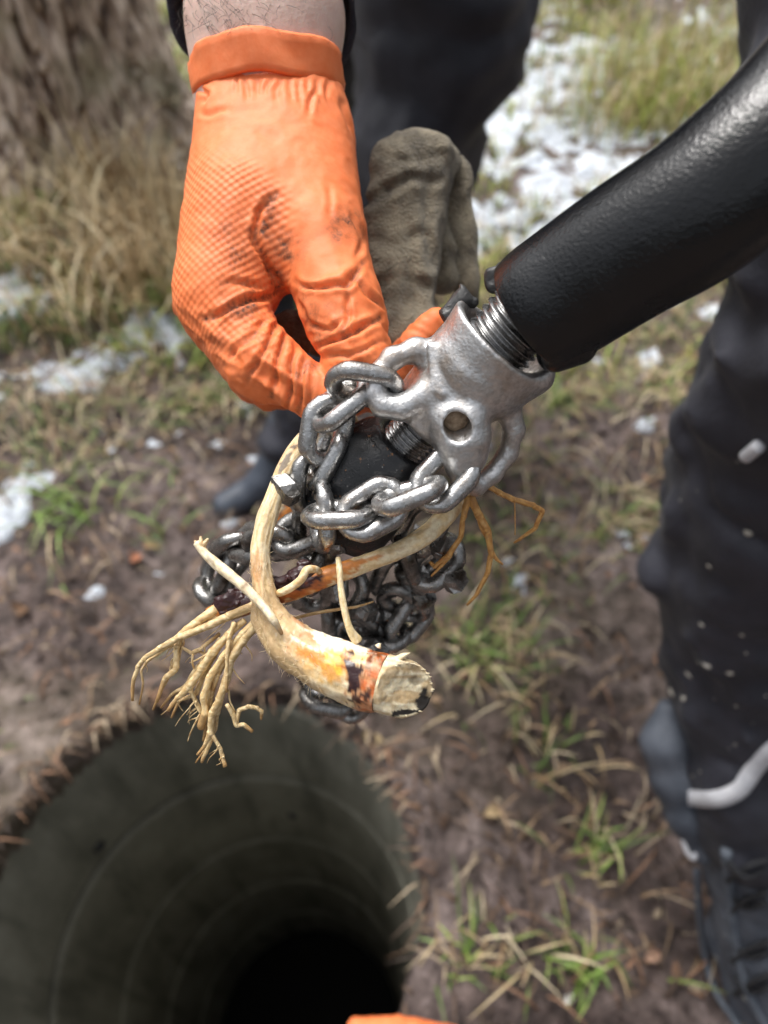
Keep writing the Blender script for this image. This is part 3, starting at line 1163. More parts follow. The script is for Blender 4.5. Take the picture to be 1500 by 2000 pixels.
# ------------------------------------------------------------------ worker with the orange glove
def build_worker():
    foot = G(520, 960)
    t = thing('person', 'worker in dark trousers bending forward, orange gloved hand pinching the steel chain', 'person', (foot[0] + 0.3, foot[1] + 0.1, 0))

    # trousers: both legs and the seat, one cloth mesh
    s = SDF(0.05)
    hipL = C(900, -260, 1.28)
    s.chain([hipL, C(865, 40, 1.28), C(800, 300, 1.38), C(700, 560, 1.56), C(612, 760, 1.70), C(578, 850, 1.77)],
            [0.19, 0.155, 0.118, 0.090, 0.082, 0.082])
    hipR = hipL + np.array([-0.26, 0.10, 0.02])
    s.chain([hipR, C(610, 240, 1.72), C(540, 480, 1.95), C(520, 620, 2.1)], [0.17, 0.13, 0.095, 0.085])
    s.cap(hipL, hipR, 0.19, 0.18)
    s.cap((hipL + hipR) / 2 + np.array([0, 0.05, 0]), (hipL + hipR) / 2 + np.array([0.02, 0.12, 0.22]), 0.2, 0.19)
    ex = lambda P, f: folds(P, f, 0.022, 6.5, 51, (1, 1, 1.9)) + 0.005 * fbm(P * 26, 2, 53)
    sdf_obj('trousers', s, 0.013, NAVY, t, ex, frame=None)

    # boots
    for toe, heel, ank in ((C(445, 985, 1.83), C(600, 900, 1.83), C(575, 840, 1.78)),):
        s = SDF(0.03)
        s.cap(heel, toe, 0.048, 0.040, flat=(np.array([0, 0, 1.0]), 1.15))
        s.cap(heel + np.array([0, 0, 0.02]), ank + np.array([0, 0, 0.02]), 0.052, 0.062)
        s.cap((heel + toe) / 2 + np.array([0, 0, 0.018]), ank, 0.045, 0.055)
        b = sdf_obj('boot', s, 0.006, BOOT, t, frame=None)
        s = SDF(0.02)
        dz = np.array([0, 0, -0.042])
        s.cap(heel + dz, toe + dz, 0.050, 0.045, flat=(np.array([0, 0, 1.0]), 3.2))
        v, q = s.mesh(0.006)
        sub('sole', fast_mesh('sole', v, q), RUBBER, b).matrix_parent_inverse = Matrix()
    footR = C(505, 700, 2.2)
    s = SDF(0.03)
    fr = np.array([footR[0], footR[1], 0.055])
    s.cap(fr, fr + np.array([0.03, -0.16, -0.005]), 0.052, 0.044)
    s.cap(fr, fr + np.array([0, 0.02, 0.12]), 0.055, 0.06)
    sdf_obj('boot', s, 0.008, BOOT, t, frame=None)

    # jacket and sleeve
    w0, w1 = C(520, -30, 0.415), C(505, -300, 0.62)
    sh = np.array([-0.14, 1.12, 1.40])
    s = SDF(0.08)
    mid = (hipL + hipR) / 2
    s.cap(mid + np.array([0, 0.06, 0.22]), np.array([0.02, 1.16, 1.42]), 0.20, 0.20)
    s.cap(sh, np.array([0.22, 1.10, 1.42]), 0.11, 0.11)
    sdf_obj('jacket', s, 0.02, SLEEVE, t, lambda P, f: folds(P, f, 0.02, 6, 61), frame=None)
    pts = [C(516, 30, 0.390), C(516, -60, 0.400), C(512, -180, 0.45), w1, (w1 + sh) / 2 + np.array([0, 0, 0.02]), sh]
    v, f, ring, ang = sweep(pts, [0.0505, 0.0495, 0.055, 0.06, 0.075, 0.10], 64, 14, cap=False)
    c = catmull(np.array(pts), 14)
    ctr = np.repeat(c, 64, 0)
    d = v - ctr
    v = ctr + d * (1 + 0.07 * fbm(v * 28, 3, 62))[:, None]
    inner = ctr + d * 0.93
    nv = len(v)
    q = f[0]
    k = np.arange(64)
    rim = np.stack([k, nv + k, nv + (k + 1) % 64, (k + 1) % 64], 1)
    link('sleeve', fast_mesh('sleeve', np.concatenate([v, inner]), [q, (q + nv)[:, ::-1], rim]), SLEEVE, t)

    # forearm: skin, with hair
    s = SDF(0.02)
    s.chain([K(468, 190, .380), K(470, 40, .376), K(478, -200, .42)], [0.0232, 0.0240, 0.030])
    s.chain([K(566, 195, .382), K(570, 40, .379), K(560, -200, .42)], [0.0232, 0.0232, 0.030])
    s.chain([K(515, 190, .380), K(518, 40, .377)], [0.0245, 0.0255])
    v, q = s.mesh(0.0022, pad=.006)
    v = relax(v, q, 3)
    wv = W(v)
    arm = link('body', fast_mesh('body', wv, q), SKIN, t)
    nrm = normals(wv, q)
    px = to_px(wv)
    ok = np.where((px[:, 1] < 52) & (px[:, 1] > -40) & ((nrm @ RM[:, 2]) > -0.15))[0]
    wt = np.exp(-((px[ok, 0] - 430) / 75) ** 2) + 0.06
    sel = RNG.choice(ok, 170, p=wt / wt.sum())
    vv, ff, off = [], [], 0
    down = C(500, 160, .38) - C(500, 0, .39)
    down /= np.linalg.norm(down)
    sdv = RM[:, 0]
    for i in sel:
        L = RNG.uniform(0.006, 0.014)
        d = down * 0.7 + sdv * RNG.normal(0.35, 0.45) + nrm[i] * 0.35
        d /= np.linalg.norm(d)
        p0 = wv[i]
        p1 = p0 + d * L * 0.5 + nrm[i] * 0.0006
        p2 = p0 + d * L - nrm[i] * L * 0.12 + sdv * RNG.normal(0, 0.0012)
        x, fq, _, _ = sweep([p0, p1, p2], [0.00009, 0.00008, 0.00004], 3, 3, cap=False)
        vv.append(x)
        ff.append(fq[0] + off)
        off += len(x)
    h = sub('arm_hair', fast_mesh('arm_hair', np.concatenate(vv), np.concatenate(ff)), HAIR, arm)
    h['kind'] = 'stuff'
    return t


WORKER = build_worker()


def z1(cx, cy):
    return (300 + cx / 2.326, cy / 2.326)


def build_glove(t):
    s = SDF(0.010)
    r = lambda px, d: px * d / FPX
    # back of the hand
    s.cap(K(462, 186, .379), K(428, 590, .350), r(74, .38), r(76, .35))
    s.cap(K(584, 190, .382), K(560, 330, .374), r(80, .384), r(96, .374))
    s.cap(K(522, 180, .378), K(505, 420, .362), r(80, .378), r(96, .362), k=0.02)
    s.cap(K(505, 420, .362), K(450, 560, .352), r(98, .362), r(84, .352), k=0.02)
    # thumb side
    s.cap(K(602, 262, .378), K(622, 470, .352), r(86, .38), r(95, .352), k=0.016)
    s.cap(K(622, 470, .352), K(668, 602, .336), r(92, .352), r(80, .336), k=0.004)
    s.cap(K(668, 602, .336), K(702, 700, .328), r(80, .336), r(68, .328), k=0.003)
    s.cap(K(700, 700, .328), K(672, 770, .327), r(66, .328), r(44, .327), k=0.003)
    # index finger
    s.cap(K(432, 600, .349), K(512, 712, .338), r(80, .349), r(70, .338), k=0.004)
    s.cap(K(512, 712, .338), K(615, 766, .332), r(70, .338), r(48, .332), k=0.003)
    s.cap(K(615, 766, .332), K(668, 772, .330), r(48, .332), r(38, .33), k=0.003)
    # middle, ring and little finger, behind, reaching under the tool
    s.cap(K(440, 590, .375), K(535, 752, .377), r(58, .372), r(48, .377), k=0.004)
    s.cap(K(535, 752, .377), K(735, 762, .376), r(46, .377), r(40, .376), k=0.003)
    s.cap(K(735, 762, .376), K(852, 630, .370), r(42, .376), r(29, .370), k=0.003)
    s.cap(K(450, 550, .394), K(500, 740, .400), r(54, .39), r(46, .400), k=0.004)
    s.cap(K(500, 740, .400), K(700, 768, .400), r(44, .400), r(38, .400), k=0.003)
    s.cap(K(700, 768, .400), K(800, 690, .396), r(38, .400), r(32, .396), k=0.003)
    s.cap(K(460, 500, .408), K(455, 660, .420), r(48, .408), r(42, .42), k=0.004)
    s.cap(K(455, 660, .420), K(530, 745, .425), r(42, .42), r(32, .425), k=0.003)
    v, q = s.mesh(0.00125, pad=.004)
    v = relax(v, q, 3)
    wv = W(v)
    n = normals(wv, q)
    px = to_px(wv)
    view = wv - CAMV
    view /= np.linalg.norm(view, axis=1)[:, None]
    face = sstep(0.0, 0.35, -(n * view).sum(1))
    disp = np.zeros(len(v))
    # creases of the thin rubber, in millimetres: (polyline in the crop of the hand, depth, width in px)
    cr = [([(560, 880), (490, 960), (470, 1060), (520, 1220), (590, 1330)], 2.1, 8), ([(430, 1040), (500, 1190), (570, 1290)], 1.8, 7),
          ([(230, 1450), (400, 1390), (590, 1325)], 2.2, 8), ([(300, 1290), (430, 1300), (560, 1320)], 1.0, 9),
          ([(580, 1440), (490, 1600), (420, 1740)], 1.7, 6), ([(600, 1480), (560, 1650), (535, 1820)], 1.9, 6), ([(530, 1440), (420, 1560), (330, 1660)], 1.2, 7),
          ([(640, 1560), (622, 1720), (600, 1880)], 1.9, 6), ([(690, 1620), (680, 1750), (645, 1890)], 1.6, 6), ([(735, 1680), (722, 1800), (690, 1880)], 1.3, 5),
          ([(640, 1285), (760, 1310), (860, 1300), (960, 1180)], 2.2, 7), ([(715, 1595), (860, 1530), (1030, 1450)], 2.6, 7), ([(870, 1330), (885, 1440), (850, 1520)], 1.7, 7),
          ([(690, 1480), (790, 1490), (860, 1440)], 1.4, 6), ([(900, 1230), (960, 1330), (1040, 1400)], 1.5, 7), ([(760, 1640), (880, 1620), (1060, 1540)], 1.3, 7),
          ([(640, 1350), (690, 1470), (720, 1580)], 1.4, 6), ([(800, 820), (810, 930), (790, 1000)], 0.7, 8), ([(900, 940), (960, 1080), (930, 1180)], 1.0, 7),
          ([(760, 400), (710, 470), (690, 530)], 1.3, 6), ([(200, 400), (240, 430), (210, 480)], 1.4, 6), ([(190, 500), (260, 520), (350, 510)], 0.7, 7), ([(860, 420), (880, 520), (900, 600)], 1.0, 7)]
    for i, cx in enumerate(range(380, 850, 47)):
        cr.append(([(cx, 345), (cx - 6 + (i % 3) * 7, 430 + (i * 37) % 50)], 0.75, 5.5))
    # warp so the lines are not drawn with a ruler
    wx = px + 7 * np.stack([vnoise(wv * 90, 71), vnoise(wv * 90, 72)], 1)
    for line, dep, wid in cr:
        dd, al = seg_dist(wx, [z1(*p) for p in line])
        fade = np.clip(np.sin(np.clip(al, 0.04, 0.96) * math.pi) * 1.6, 0, 1)
        wid = wid * .85
        g = np.exp(-(dd / wid) ** 2)
        ridge = np.exp(-((dd - wid * 1.9) / (wid * 1.0)) ** 2)
        disp += (-dep * g + 0.45 * dep * ridge) * fade * face * 0.001 * 1.05
    # broad slack of the rubber over fingers
    pa = W(K(440, 300, .36))
    slack = sstep(520, 680, px[:, 1])
    dirn = (wv @ RM[:, 0]) * 0.55 + (wv @ RM[:, 1]) * 0.83
    nz_ = fbm(np.stack([dirn * 130, (wv @ RM[:, 0]) * 40, (wv @ RM[:, 2]) * 40], -1), 3, 73)
    disp += 0.0011 * (1 - 2.2 * np.abs(nz_)) * slack
    disp += 0.0004 * fbm(wv * 110, 3, 74)
    wv = wv + n * disp[:, None]
    me = fast_mesh('glove', wv, q)
    # coordinates of the moulded grip pattern: along the hand and round it
    o = C(520, 170, .40)
    axv = C(450, 600, .37) - o
    axv /= np.linalg.norm(axv)
    rel = wv - o
    al = rel @ axv
    e1 = RM[:, 0] - axv * (RM[:, 0] @ axv)
    e1 /= np.linalg.norm(e1)
    e2 = np.cross(axv, e1)
    th = np.arctan2(rel @ e1, -(rel @ e2) * np.sign(e2 @ -RM[:, 2]))
    set_val(me, al, 'gv')
    set_val(me, th * 0.046, 'gu')
    zx, zy = (px[:, 0] - 300) * 2.326, px[:, 1] * 2.326
    edge = 640 + 0.9 * np.clip(zx - 430, 0, 400)
    grip = sstep(edge, edge + 160, zy) * sstep(980, 800, zx + 0.25 * (zy - 1100) * (zy < 1100))
    grip = grip * sstep(700, 560, zx - 0.30 * np.clip(zy - 1000, 0, 900)) * (0.75 + .35 * vnoise(wv * 60, 76)) * sstep(1250, 900, zy - 500 * (zx < 620))
    set_val(me, grip, 'grip')
    dirt = np.zeros(len(v))
    for cx, cy, sx, sy, a in ((880, 1040, 95, 80, .62), (510, 1010, 45, 110, .55), (410, 1400, 90, 70, .45), (560, 1260, 50, 80, .5), (440, 1310, 40, 40, .55), (700, 1420, 60, 120, .5), (620, 1130, 70, 90, .45),
                              (330, 1050, 90, 150, .25), (640, 1500, 40, 60, .6), (760, 1540, 90, 50, .35), (690, 1690, 60, 70, .6), (300, 1560, 110, 70, .22), (820, 1420, 80, 60, .3), (380, 1140, 60, 120, .28)):
        dirt = np.maximum(dirt, a * np.exp(-((zx - cx) / sx) ** 2 - ((zy - cy) / sy) ** 2))
    for line, dep, wid in cr[:17]:
        dd, _ = seg_dist(wx, [z1(*p) for p in line])
        dirt = np.maximum(dirt, 0.19 * dep * np.exp(-(dd / (wid * 0.8)) ** 2))
    dirt *= (0.55 + 1.7 * np.clip(fbm(wv * 230, 3, 75) + 0.35, 0, 1))
    set_val(me, dirt * face, 'dirt')
    gl = link('glove', me, GLOVE, t)
    gl['label'] = 'orange rubber glove with diamond grip pattern and dark smudges'

    # rolled cuff: a soft doubled band
    nseg = 120
    ang = np.arange(nseg) / nseg * 2 * math.pi
    top, bot = K(519, 110, .3765), K(525, 182, .3805)
    axk = top - bot
    axk /= np.linalg.norm(axk)
    ex_ = np.array([1.0, 0, 0]) - axk * axk[0]
    ex_ /= np.linalg.norm(ex_)
    ey = np.cross(axk, ex_)
    prof = [(0.97, -0.10), (1.010, -0.04), (1.022, 0.10), (1.012, 0.45), (1.02, 0.75), (1.025, 0.94), (0.995, 1.02), (0.965, 0.98), (0.95, 0.7), (0.93, 0.0)]
    rows = []
    for rr, hh in prof:
        wob = 1 + 0.010 * np.sin(ang * 9 + hh * 5) + 0.010 * np.sin(ang * 5 + 1.3 + hh * 4.3) + .006 * np.sin(ang * 23 + hh * 9)
        c = bot + (top - bot) * (hh + 0.06 * np.sin(ang * 3 + 0.8)[:, None] + 0.04 * np.sin(ang * 7)[:, None])
        rows.append(c + rr * wob[:, None] * (0.0393 * np.cos(ang)[:, None] * ex_ + 0.0338 * np.sin(ang)[:, None] * ey))
    v = W(np.concatenate(rows))
    m = len(prof)
    k = np.arange(nseg)
    q = np.concatenate([np.stack([p * nseg + k, p * nseg + (k + 1) % nseg, ((p + 1) % m) * nseg + (k + 1) % nseg, ((p + 1) % m) * nseg + k], 1) for p in range(m)])
    me = fast_mesh('cuff', v, q)
    for a in ('gu', 'gv', 'grip', 'dirt'):
        set_val(me, np.zeros(len(v)), a)
    sub('cuff', me, GLOVE, gl)


build_glove(WORKER)


def build_khaki():
    base = C(800, 640, .43)
    t = thing('work_glove', 'dirty khaki textile work glove hanging folded behind the orange gloved hand', 'glove', base)
    fl = (np.array([0.35, 0.0, 0.94]), 1.7)
    fl2 = (np.array([-0.5, 0.0, 0.87]), 1.8)
    s = SDF(0.012)
    s.chain([K(796, 350, .430), K(784, 430, .428), K(780, 540, .424), K(800, 650, .420)], [0.0225, 0.0215, 0.0195, 0.0145], flat=fl)
    s.cap(K(800, 335, .432), K(862, 312, .446), 0.0205, 0.0125, flat=fl)
    s.cap(K(770, 360, .425), K(840, 300, .43), 0.012, 0.010)
    s.chain([K(806, 650, .420), K(800, 720, .42)], [0.0135, 0.011])
    s.cap(K(800, 670, .425), K(590, 645, .402), 0.016, 0.014)
    def crease(P, f):
        q = to_px(W(P.reshape(-1, 3)))
        o = np.zeros(len(q))
        for line, dep, wid in (([(718, 398), (755, 372), (800, 346), (852, 352)], .0034, 9), ([(742, 300), (800, 318), (858, 300)], .0018, 9), ([(838, 360), (832, 440), (842, 520)], .0026, 9), ([(730, 470), (770, 480), (820, 455)], .0018, 11),
                               ([(735, 560), (780, 540), (830, 560)], .0022, 11), ([(760, 640), (790, 600), (800, 520)], .0018, 10)):
            d, _ = seg_dist(q, line)
            o += dep * np.exp(-(d / wid) ** 2) - .45 * dep * np.exp(-((d - 2 * wid) / wid) ** 2)
        return f + o.reshape(f.shape)
    sdf_obj('palm', s, 0.0016, KHAKI, t, pad=.008, extra=lambda P, f: folds(P, crease(P, f), 0.0050, 30, 81, (1, .6, 1)) + 0.0008 * fbm(P * 260, 2, 82))
    s = SDF(0.010)
    s.chain([K(862, 305, .450), K(885, 350, .458), K(900, 450, .462), K(908, 545, .462), K(922, 585, .464)], [0.0105, 0.0110, 0.0095, 0.0100, 0.007], flat=fl2)
    sdf_obj('back_flap', s, 0.0016, KHAKI, t, pad=.008, extra=lambda P, f: folds(P, f, 0.0055, 40, 83, (1, .5, 1)) + 0.0008 * fbm(P * 260, 2, 84))
    s = SDF(0.008)
    s.chain([K(858, 420, .468), K(862, 480, .455), K(868, 540, .462)], [0.009, 0.008, 0.011])
    sdf_obj('finger', s, 0.0016, KHAKI, t, pad=.008, extra=lambda P, f: folds(P, f, 0.003, 55, 85))


build_khaki()

# ------------------------------------------------------------------ second worker's leg at the right edge
def build_second():
    t = thing('person', 'second person at the right edge, one dark work trouser leg with pale reflective piping', 'person', (0.62, 0.12, 0))
    s = SDF(0.04)
    pts = [C(1850, -150, .52), C(1735, 300, .56), C(1672, 700, .63), C(1530, 930, .78), C(1476, 1110, .86), C(1472, 1330, .94), C(1478, 1540, 1.0), C(1486, 1620, 1.02)]
    s.chain(pts, [0.125, 0.118, 0.113, 0.118, 0.113, 0.103, 0.100, 0.093])
    hip2 = pts[0] + np.array([0.30, 0.05, 0.0])
    foot2 = np.array([0.98, 0.10, 0.08])
    s.chain([hip2, (hip2 + foot2) / 2 + np.array([0.06, 0.10, 0.02]), foot2], [0.12, 0.105, 0.085])
    s.cap(pts[0], hip2, 0.13, 0.13)
    s.cap(pts[0] + np.array([0.14, 0.03, 0.02]), pts[0] + np.array([0.16, 0.02, 0.28]), 0.17, 0.17)

    def ex(P, f):
        f = folds(P, f, 0.021, 7.5, 91, (1, 1, 1.8)) + 0.006 * fbm(P * 24, 2, 92)
        return f
    v, q = s.mesh(0.009, extra=ex)
    v = relax(v, q, 2)
    tr = link('trousers', fast_mesh('trousers', v, q), NAVY, t)
    nrm = normals(v, q)
    # laced boot: padded shaft, foot and a pale dusty sole edge
    s = SDF(0.03)
    b0, b1, b2 = C(1490, 1640, 1.02), C(1520, 1820, 1.075), C(1560, 2010, 1.11)
    s.chain([b0, b1, b2], [0.090, 0.086, 0.080])
    s.cap(b2, np.array([b2[0] - .07, b2[1] + .12, .05]), .062, .048)
    s.cap(b2, np.array([b2[0] + .03, b2[1] - .04, .05]), .065, .055)
    bv, bq = s.mesh(0.007, extra=lambda P, f: folds(P, f, 0.010, 14, 97) + .002 * fbm(P * 40, 2, 98))
    bv = relax(bv, bq, 2)
    boot = link('boot', fast_mesh('boot', bv, bq), DUSTY, t)
    v = np.concatenate([v, bv])
    nrm = np.concatenate([nrm, normals(bv, bq)])
    px = to_px(v)
    vis = ((v - CAMV) * nrm).sum(1) < 0
    dep = -((v - CAMV) @ RM)[:, 2]

    def on_cloth(x, y, lift=0.002):
        d = np.hypot(px[:, 0] - x, px[:, 1] - y) + np.where(vis, 0, 1e6)
        i = np.argsort(d)[:14]
        i = i[dep[i] < dep[i].min() + .02][:5]
        w = 1 / (d[i] + 2)
        dd = (dep[i] * w).sum() / w.sum()
        nn = (nrm[i] * w[:, None]).sum(0)
        nn /= np.linalg.norm(nn)
        return C(x, y, dd) + nn * lift, nn

    def strip(name, line, r, mat, lift=0.002):
        p = [on_cloth(x, y, lift)[0] for x, y in line]
        vv, ff, _, _ = sweep(p, r if isinstance(r, list) else [r] * len(p), 10, 6)
        return sub(name, fast_mesh(name, vv, ff), mat, tr)
    line = catmull(np.array([(1326, 1553), (1365, 1560), (1410, 1558), (1445, 1540), (1470, 1505), (1500, 1470), (1545, 1440)], float), 5)
    pn = [on_cloth(x, y, .003) for x, y in line]
    P_ = np.array([a for a, _ in pn])
    P_[1:-1] = (P_[:-2] + 2 * P_[1:-1] + P_[2:]) / 4
    N_ = np.array([b for _, b in pn])
    T_ = np.gradient(P_, axis=0)
    S_ = np.cross(T_, N_)
    S_ /= np.linalg.norm(S_, axis=1)[:, None]
    wd = .0105
    vv = np.stack([P_ - S_ * wd - N_ * .004, P_ - S_ * wd * .92 + N_ * .0012, P_ + N_ * .0018, P_ + S_ * wd * .92 + N_ * .0012, P_ + S_ * wd - N_ * .004], 1).reshape(-1, 3)
    ii = np.arange(len(P_) * 5).reshape(-1, 5)
    sub('reflective_piping', fast_mesh('reflective_piping', vv, np.stack([ii[:-1, :-1], ii[1:, :-1], ii[1:, 1:], ii[:-1, 1:]], -1).reshape(-1, 4)), PIPING, tr)
    def bstrip(name, line, r, mat, lift=.002):
        p = [on_cloth(x, y, lift)[0] for x, y in line]
        vv, ff, _, _ = sweep(p, [r] * len(p), 8, 6)
        return sub(name, fast_mesh(name, vv, ff), mat, boot)
    bstrip('welt', [(1364, 1700), (1368, 1780), (1378, 1860), (1398, 1930), (1432, 1985), (1472, 2040)], 0.0055, BLUEPIPE)
    bstrip('tongue_edge', [(1420, 1660), (1428, 1740), (1440, 1840), (1462, 1930), (1502, 2010)], 0.0075, BLUEPIPE)
    for i in range(4):
        y = 1672 + 78 * i + (9, -7, 12, 0)[i]
        bstrip('lace', [(1424 + 5 * i, y), (1455 + 5 * i, y + 26), (1492 + 4 * i, y + 14)], 0.0042, LACE, .004)
        bstrip('lace', [(1426 + 5 * i, y + 34), (1458 + 5 * i, y + 8), (1494 + 4 * i, y - 6)], 0.0042, LACE, .005)
    strip('label_tab', [(1458, 890), (1485, 868)], 0.006, PIPING)
    # zip pull: a loose pale loop
    c, nn = on_cloth(1346, 1652, 0.006)
    a = np.linspace(0, 2 * math.pi, 13)[:-1]
    p = [C(1346 + 9 * math.cos(x) + 8 * math.sin(x), 1650 + 26 * math.sin(x), -((c - CAMV) @ RM)[2]) for x in a]
    vv, ff, _, _ = sweep(p + [p[0]], [0.0035] * 13, 8, 3, cap=False)
    sub('pull_loop', fast_mesh('pull_loop', vv, ff), PIPING, tr)
    strip('pull_cord', [(1320, 1600), (1330, 1622)], 0.004, PIPING, 0.004)
    # dried splashes
    vv, ff, off = [], [], 0
    spots = [(1312, 1352, 10), (1335, 1365, 9), (1380, 1300, 7), (1345, 1318, 6), (1425, 1315, 6), (1460, 1040, 7), (1385, 1105, 6), (1362, 1750, 7), (1455, 1950, 8), (1400, 1870, 6), (1440, 1705, 9), (1450, 1240, 5), (1370, 1220, 5)]
    spots += [(RNG.uniform(1300, 1500), RNG.uniform(850, 1950), RNG.uniform(1.5, 3.5)) for _ in range(22)]
    for x, y, r in spots:
        c, nn = on_cloth(x, y, 0.0006)
        rr = r * 0.00062
        tn = np.cross(nn, [0, 0, 1.0])
        tn /= np.linalg.norm(tn)
        bn = np.cross(nn, tn)
        aa = np.arange(8) / 8 * 2 * math.pi
        e = rr * (1 + 0.3 * RNG.standard_normal(8))
        ring = c + e[:, None] * (np.cos(aa)[:, None] * tn + 0.75 * np.sin(aa)[:, None] * bn)
        vv.append(np.concatenate([ring, [c + nn * rr * 0.5]]))
        ff.append(off + np.stack([np.arange(8), (np.arange(8) + 1) % 8, np.full(8, 8)], 1))
        off += 9
    o = sub('mud_specks', fast_mesh('mud_specks', np.concatenate(vv), np.concatenate(ff)), SPECK, tr)
    o['kind'] = 'stuff'
    # boots
    for c, dr in ((np.array([0.98, 0.06, 0.05]), np.array([0.04, 0.2, 0])),):
        s = SDF(0.03)
        s.cap(c, c + dr * 0.8, 0.05, 0.043)
        s.cap(c, c + np.array([0, -0.01, 0.12]), 0.055, 0.062)
        s.cap(c + dr * 0.4, c + np.array([0, 0, 0.12]), 0.045, 0.055)
        sdf_obj('boot', s, 0.008, BOOT, t, frame=None)
    # knee pad pocket edge, the grey blue bulge left of the knee
    s = SDF(0.02)
    s.chain([C(1305, 1390, .985), C(1298, 1450, .99), C(1318, 1520, 1.0), C(1345, 1590, 1.005), C(1372, 1660, 1.01)], [0.018, 0.029, 0.030, 0.028, 0.020])
    sdf_obj('knee_pad', s, 0.004, DUSTY, t, frame=None)
    return t


def build_second_hand(t):
    """the second person's arm reaches in low from the near side; only fingertips show"""
    h = C(878, 2052, .86)
    s = SDF(0.008)
    for i, ln in enumerate((.118, .122, .112, .09)):
        b = h + np.array([0.004, 0.012 - .023 * i, -.004 * i])
        s.chain([b, b + np.array([-ln * .55, .010, .004]), b + np.array([-ln, .012, -.012])], [.0140, .0130, .0112], k=.004)
    s.chain([h + np.array([.03, -.03, .03]), h + np.array([-.02, -.055, .030]), h + np.array([-.05, -.075, .02])], [.017, .015, .012], k=.005)
    s.cap(h + np.array([0, -.01, 0]), h + np.array([.06, -.03, .035]), .030, .036)
    s.cap(h + np.array([0, -.045, 0]), h + np.array([.06, -.045, .035]), .028, .034)
    s.cap(h + np.array([.055, -.045, .035]), h + np.array([.10, -.06, .12]), .033, .034)
    v, q = s.mesh(0.002, pad=.01, extra=lambda P, f: folds(P, f, 0.002, 50, 95))
    v = relax(v, q, 2)
    me = fast_mesh('glove', v, q)
    for a in ('gu', 'gv', 'grip', 'dirt'):
        set_val(me, np.zeros(len(v)), a)
    o = link('glove', me, GLOVE, t)
    o['label'] = 'orange rubber glove with only its fingertips in view at the bottom edge'
    pts = [h + np.array([0.09, -0.055, 0.105]), h + np.array([0.25, -0.10, 0.36]), np.array([0.78, -0.06, 1.22])]
    v, f, _, _ = sweep(pts, [.046, .058, .085], 40, 12, wob=.05, nfreq=25)
    link('sleeve', fast_mesh('sleeve', v, f), NAVY, t)


build_second_hand(build_second())

# ------------------------------------------------------------------ the chain cutter
CUT = thing('chain_root_cutter', 'steel chain root cutter on a black shaft, chains hanging with roots caught in them', 'drain tool', C(905, 745, .306))
AX = np.array([0.70 * 0.89, 0.71 * 0.89, 0.455])
AX /= np.linalg.norm(AX)
E1 = np.array([0.71, -0.70, 0.0])
E2 = np.cross(AX, E1)
if E2[2] < 0:
    E2 = -E2
HO = K(905, 745, .306)


def hp(t, a=0.0, b=0.0):
    return HO + AX * t + E1 * a + E2 * b


